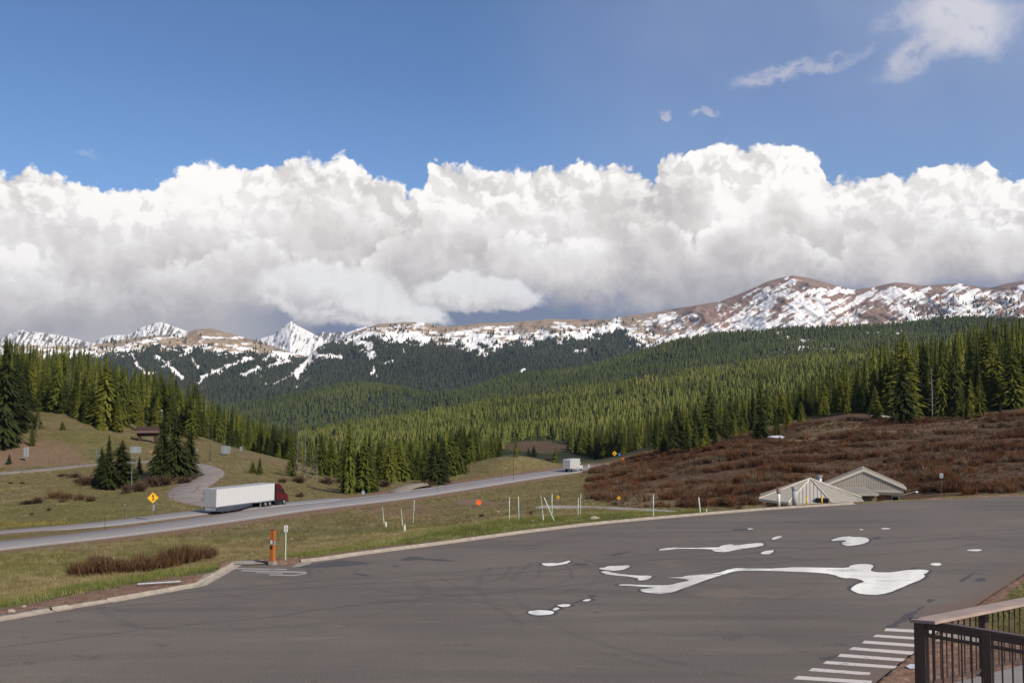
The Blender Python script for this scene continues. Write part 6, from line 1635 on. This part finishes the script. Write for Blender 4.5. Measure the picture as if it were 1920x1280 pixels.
# octagonal pavilion
c0 = Vector((flat(1519, 940, -1.2)[0] * 1.0, 119.5, 0)); c0.x = ray(1519, 900)[0] * 119.5
zap = CZ + ray(1519, 897)[1] * 119.5; zev = CZ + ray(1519, 943.5)[1] * 113.6
t = empty('round_pavilion', (c0.x, c0.y, -4.0), -math.atan2(c0.x, c0.y), 'low pavilion with a pale eight sided metal roof sunk behind the lot edge', 'building')
Rr = 6.35; za, ze = zap + 4.0, zev + 4.0
ov = [(Rr * math.sin(R(22.5 + 45 * k)), -Rr * math.cos(R(22.5 + 45 * k))) for k in range(8)]
rf = MB()
for k in range(8): rf.poly([(*ov[k], ze), (*ov[k - 1], ze), (0, 0, za)])
rf.poly([(x, y, ze - .02) for x, y in ov]); rf = rf.build('roof', m_roof, t)
sm_ = MB(); cp = MB()
for k in range(8):
    a, b_ = Vector((*ov[k - 1], ze)), Vector((*ov[k], ze)); ap = Vector((0, 0, za)); mid = (a + b_) / 2
    cp.tube(a + Vector((0, 0, .02)), ap + Vector((0, 0, .05)), .09, .09, 5)
    for j in range(1, 12):
        s_ = j / 12; e0 = a.lerp(b_, s_); tt = 1 - abs(2 * s_ - 1); e1 = e0 + (ap - mid) * tt
        sm_.tube(e0 + Vector((0, 0, .03)), e1 + Vector((0, 0, .03)), .03, .03, 4)
sm_.build('roof_seams', m_seam, rf); cp.build('hip_caps', m_cap, rf)
fs = MB()
for k in range(8): a, b_ = ov[k - 1], ov[k]; fs.poly([(a[0], a[1], ze - .28), (b_[0], b_[1], ze - .28), (b_[0] * 1.004, b_[1] * 1.004, ze), (a[0] * 1.004, a[1] * 1.004, ze)])
fs.build('fascia', m_cap, t)
wl = MB()
wv = [(x * .86, y * .86) for x, y in ov]
for k in range(8): a, b_ = wv[k - 1], wv[k]; wl.poly([(*a, 0), (*b_, 0), (*b_, ze - .1), (*a, ze - .1)])
wl.build('wall', m_stone, t)
MB().tube((0, 0, za - .05), (0, 0, za + .75), .02, .01, 6).build('lightning_rod', m_seam, t)
MB().box(.55, 2.0, -5.75, -4.9, ze - .05, ze + .55).build('roof_hatch', m_black, t)
# gabled hall
D2 = 127.0; cx = ray(1620, 900)[0] * D2
t = empty('gabled_hall', (cx, D2, -4.0), -math.atan2(cx, D2) * .9, 'larger hall with a ribbed pale gable front and stone walls behind the pavilion', 'building')
def zz(row, D=D2): return CZ + ray(1620, row)[1] * D + 4.0
hw = 70 / F * D2; apz, evz, fb = zz(881), zz(911.5), zz(921.5)
dep = 4.2
wl = MB(); wl.prism([(-hw * .72, 0), (hw * .90, 0), (hw * .90, fb - .3), (-hw * .72, fb - .3)], 1, .5, dep - .5); wl.build('wall', m_stone, t)
g = MB(); g.prism([(-hw * .98, fb), (-hw * .98, evz - .05), (0, apz - .1), (hw * .98, evz - .05), (hw * .98, fb)], 1, .02, .35); g.build('gable_front', m_roof, t)
sm_ = MB()
for j in range(-15, 16):
    x = j / 16 * hw * .96; zt_ = apz - .1 - abs(x) / hw * (apz - evz); sm_.box(x - .025, x + .025, -.03, .018, fb + .35, zt_ - .1)
sm_.build('gable_ribs', m_seam, t)
MB().box(-hw * .99, hw * 1.0, -.05, .015, fb - .32, fb + .02).build('band', plain('dark_band', (.16, .14, .12), .6), t)
for sx in (-1, 1):
    r2_ = MB(); th = .18
    r2_.prism([(sx * hw * 1.04, evz - .12), (sx * hw * 1.04, evz - .12 + th), (0, apz + th), (0, apz)], 1, -.12, dep); rf = r2_.build('roof', m_roof, t)
    sm_ = MB()
    for j in range(1, 20): y = -.3 + j * dep / 20; sm_.tube((0 + sx * .1, y, apz + th), (sx * hw * 1.03, y, evz + th - .09), .03, .03, 4)
    sm_.build('roof_seams', m_seam, rf)
    MB().prism([(sx * hw * 1.05, evz - .30), (sx * hw * 1.05, evz + .06), (0, apz + .2), (0, apz - .16)], 1, -.18, -.12).build('barge_board', m_cap, t)
MB().tube((0, 0, apz + .1), (0, 0, apz + .8), .02, .01, 6).build('lightning_rod', m_seam, t)
wn_ = MB().box(hw * .70, hw * .85, .38, .48, zz(936), zz(925.5) ).build('window', m_glass, t)
MB().box(hw * .70, hw * .85, .34, .378, zz(930), zz(925.5)).build('blind', plain('pale_blind', (.42, .47, .52), .4), wn_)
for a, b_ in ((.685, .70), (.85, .865)): MB().box(hw * a, hw * b_, .34, .49, zz(937), zz(925)).build('window_jamb', m_cap, wn_)
# side porch roof
pr = MB(); y1 = -4.6
P0 = (-hw * .80, y1 + .4, zz(925)); Q = [(-hw * .50, -4.2, zz(928, 122.5)), (hw * .33, -4.2, zz(925.5, 122.5)), (hw * .02, -.05, zz(911.5)), (-hw * .98, -.05, zz(913.5))]
pr.poly(Q); pr.poly([(x, y, z - .22) for x, y, z in Q]); pr.poly([Q[0], Q[1], (Q[1][0], Q[1][1], Q[1][2] - .22), (Q[0][0], Q[0][1], Q[0][2] - .22)]); pr.poly([Q[1], Q[2], (Q[2][0], Q[2][1], Q[2][2] - .22), (Q[1][0], Q[1][1], Q[1][2] - .22)])
pr = pr.build('porch_roof', m_roof, t); sm_ = MB()
for j in range(11):
    s_ = j / 10; a = Vector(Q[0]).lerp(Vector(Q[1]), s_); b_ = Vector(Q[3]).lerp(Vector(Q[2]), s_); sm_.tube(a + Vector((0, 0, .03)), b_ + Vector((0, 0, .03)), .035, .035, 4)
sm_.build('roof_seams', m_seam, pr)
MB().box(-hw * .30, hw * .28, -3.6, .4, 0, Q[0][2] - .2).build('porch_wall', m_stone, t)
# lamp on arm
MB().tube((hw * 1.0, .3, zz(925)), (hw * 1.28, .1, zz(918.5)), .025, .025, 6).tube((hw * 1.27, .1, zz(918.5) - .05), (hw * 1.33, .1, zz(918.5) - .12), .11, .14, 10).build('wall_lamp', m_wpost, t)
# pipes, chimney, bollards
def cyl(name, px, rb, rt, wpx, mat, label, cat, D, cap=None, capw=1.3, caph=.3, grp=None):
    u = ray(px, rb)[0]; zb, zt_ = CZ + ray(px, rb)[1] * D, CZ + ray(px, rt)[1] * D; r_ = wpx / F * D / 2
    t = empty(name, (u * D, D, zb), 0, label, cat, grp); h = zt_ - zb
    MB().tube((0, 0, -.8 if D > 110 else -.05), (0, 0, h - (caph if cap else 0)), r_, r_, 18).build('shaft', mat, t, True)
    if cap: MB().tube((0, 0, h - caph), (0, 0, h), r_ * capw, r_ * capw, 18).build('cap', cap, t); MB().tube((0, 0, h - caph - .12), (0, 0, h - caph + .001), r_ * 1.02, r_ * capw, 18).build('collar', cap, t)
    return t
cyl('vent_pipe', 1460.5, 951, 914, 5.0, m_wpost, 'white vent pipe with a rusty cap at the left end of the pavilion', 'pipe', 105.5, plain('rusty_cap', (.30, .22, .17), .8), 1.7, .5)
cyl('vent_stack', 1490, 949, 912, 8.5, m_greyp, 'thick dark grey vent stack standing before the pavilion roof', 'pipe', 106.0, m_greyp, 1.25, .3)
cyl('chimney', 1537, 903, 890.5, 8.5, m_steel, 'shiny round metal chimney rising behind the pavilion roof', 'chimney', 123.0, m_steel, 1.3, .22)
m_boll = plain('bollard_yellow', (.62, .38, .05), .6, 0, .12)
cyl('bollard', 1513, 949, 928.5, 3.0, m_boll, 'left yellow bollard in front of the pavilion', 'bollard', flat(1513, 949)[1], m_boll, 1.02, .04, grp='yellow bollards'); cyl('bollard', 1541, 947, 928.5, 3.0, m_boll, 'right yellow bollard in front of the pavilion', 'bollard', flat(1541, 947)[1], m_boll, 1.02, .04, grp='yellow bollards')

# ------------------------------------------------------------------ deck with the two railings
ZD = 7.1
def on(px, row, z):
    u, v = ray(px, row); D = (z - CZ) / v; return Vector((u * D, D, z))
ZT = ZD + 1.07
cr = on(1722, 1159, ZT); fr_ = on(2010, 1103, ZT); nr = on(2010, 1206, ZT)
m_wood = plain('weathered_plank', (.36, .27, .225), .8, 0, .18, 3, .2)
def railing(name, a, b, label, capw, tilt, posts, mats, bal_n, side, second):
    d = (b - a); L = math.hypot(d.x, d.y); t = empty(name, (a.x, a.y, ZD), math.atan2(d.y, d.x), label, 'railing')
    h = 1.07
    cpx = MB(); cs, sn_ = math.cos(tilt), math.sin(tilt)
    y0, y1 = (-.06, capw - .06) if side > 0 else (-capw + .06, .06)
    pts = [(y0 * cs, h - .045 + y0 * sn_), (y1 * cs, h - .045 + y1 * sn_), (y1 * cs, h + y1 * sn_), (y0 * cs, h + y0 * sn_)]
    cpx.prism(pts, 0, -.12, L); cpx.build('top_plank', mats, t)
    MB().box(-.02, L, -.03, .03, h - .13, h - .05).build('upper_bar', m_rack, t)
    if second: MB().box(0, L, -.045, -.01, h - .24, h - .19, .008).build('hand_rail', m_rack, t)
    MB().box(-.02, L, -.02, .02, .08, .12).build('lower_bar', m_rack, t)
    for x in posts:
        p_ = MB().box(x - .055, x + .055, -.055, .055, -.5, h - .04).build('post', m_rack, t); MB().box(x - .1, x + .1, -.1, .1, .0, .012).build('base_plate', m_rack, p_)
    bm_ = []
    for k in range(bal_n):
        x = (k + .5) / bal_n * L
        if min(abs(x - p_) for p_ in posts) < .08: continue
        MB().box(x - .009, x + .009, -.009, .009, .1, h - .12).build('baluster', m_rack, t)
    return t
Lf = (fr_ - cr).length; Ln = (nr - cr).length
railing('deck_railing', cr, fr_, 'far run of the brown railing with a wide pale plank on top', .42, -.12, (.02, on(1838, 1137, ZT).x and 1.62, 3.0, Lf - .02), m_wood, 28, -1, False)
railing('deck_railing', cr, nr, 'near run of the brown railing with a narrow dark top bar', .10, 0, (.06, .98, Ln - .05), m_rack, 15, -1, True)
print('DECK', cr, fr_, nr)
dk = MB(); v3 = nr + (fr_ - cr)
dk.prism([(cr.x - .05, cr.y), (fr_.x, fr_.y + .05), (v3.x, v3.y), (nr.x, nr.y - .05)], 2, ZD - .5, ZD - .002)
tag(dk.build('deck', plain('deck_concrete', (.22, .21, .20), .9, 0, .15, 1.5, .2)), kind='structure')
# sidewalk seen through the rails, dropped paper
sheet_poly('sidewalk', [(1768, 1187.5), (1840, 1188.5), (1925, 1191), (2100, 1196), (2100, 1212), (1925, 1205), (1820, 1202.5), (1752, 1202)], .12, m_conc2, 0)
p = Vector((*flat(1718, 1250, .12), .12)); o = MB().poly([(-.35, -.2, 0), (.3, -.28, .03), (.42, .18, .0), (-.1, .3, .06), (-.4, .1, .02)]).build('litter_sheet', plain('pale_sheet', (.50, .50, .54), .5)); o.location = p; tag(o, 'crumpled pale plastic sheet on the dirt beside the railing', 'litter')
# ------------------------------------------------------------------ the air between here and the mountains
hz = bpy.data.materials.new('haze'); hz.use_nodes = True; nt = hz.node_tree; nt.nodes.clear()
pv = nt.nodes.new('ShaderNodeVolumePrincipled'); pv.inputs['Color'].default_value = (.62, .76, 1.0, 1); pv.inputs['Density'].default_value = 2.5e-5; pv.inputs['Anisotropy'].default_value = .1
nt.links.new(pv.outputs[0], nt.nodes.new('ShaderNodeOutputMaterial').inputs['Volume'])
hm = MB().box(-14500, 14500, -60, 14600, -420, 1500).build('haze', hz)
tag(hm, 'thin blue air that fades the far slopes and mountains', 'haze', kind='stuff')
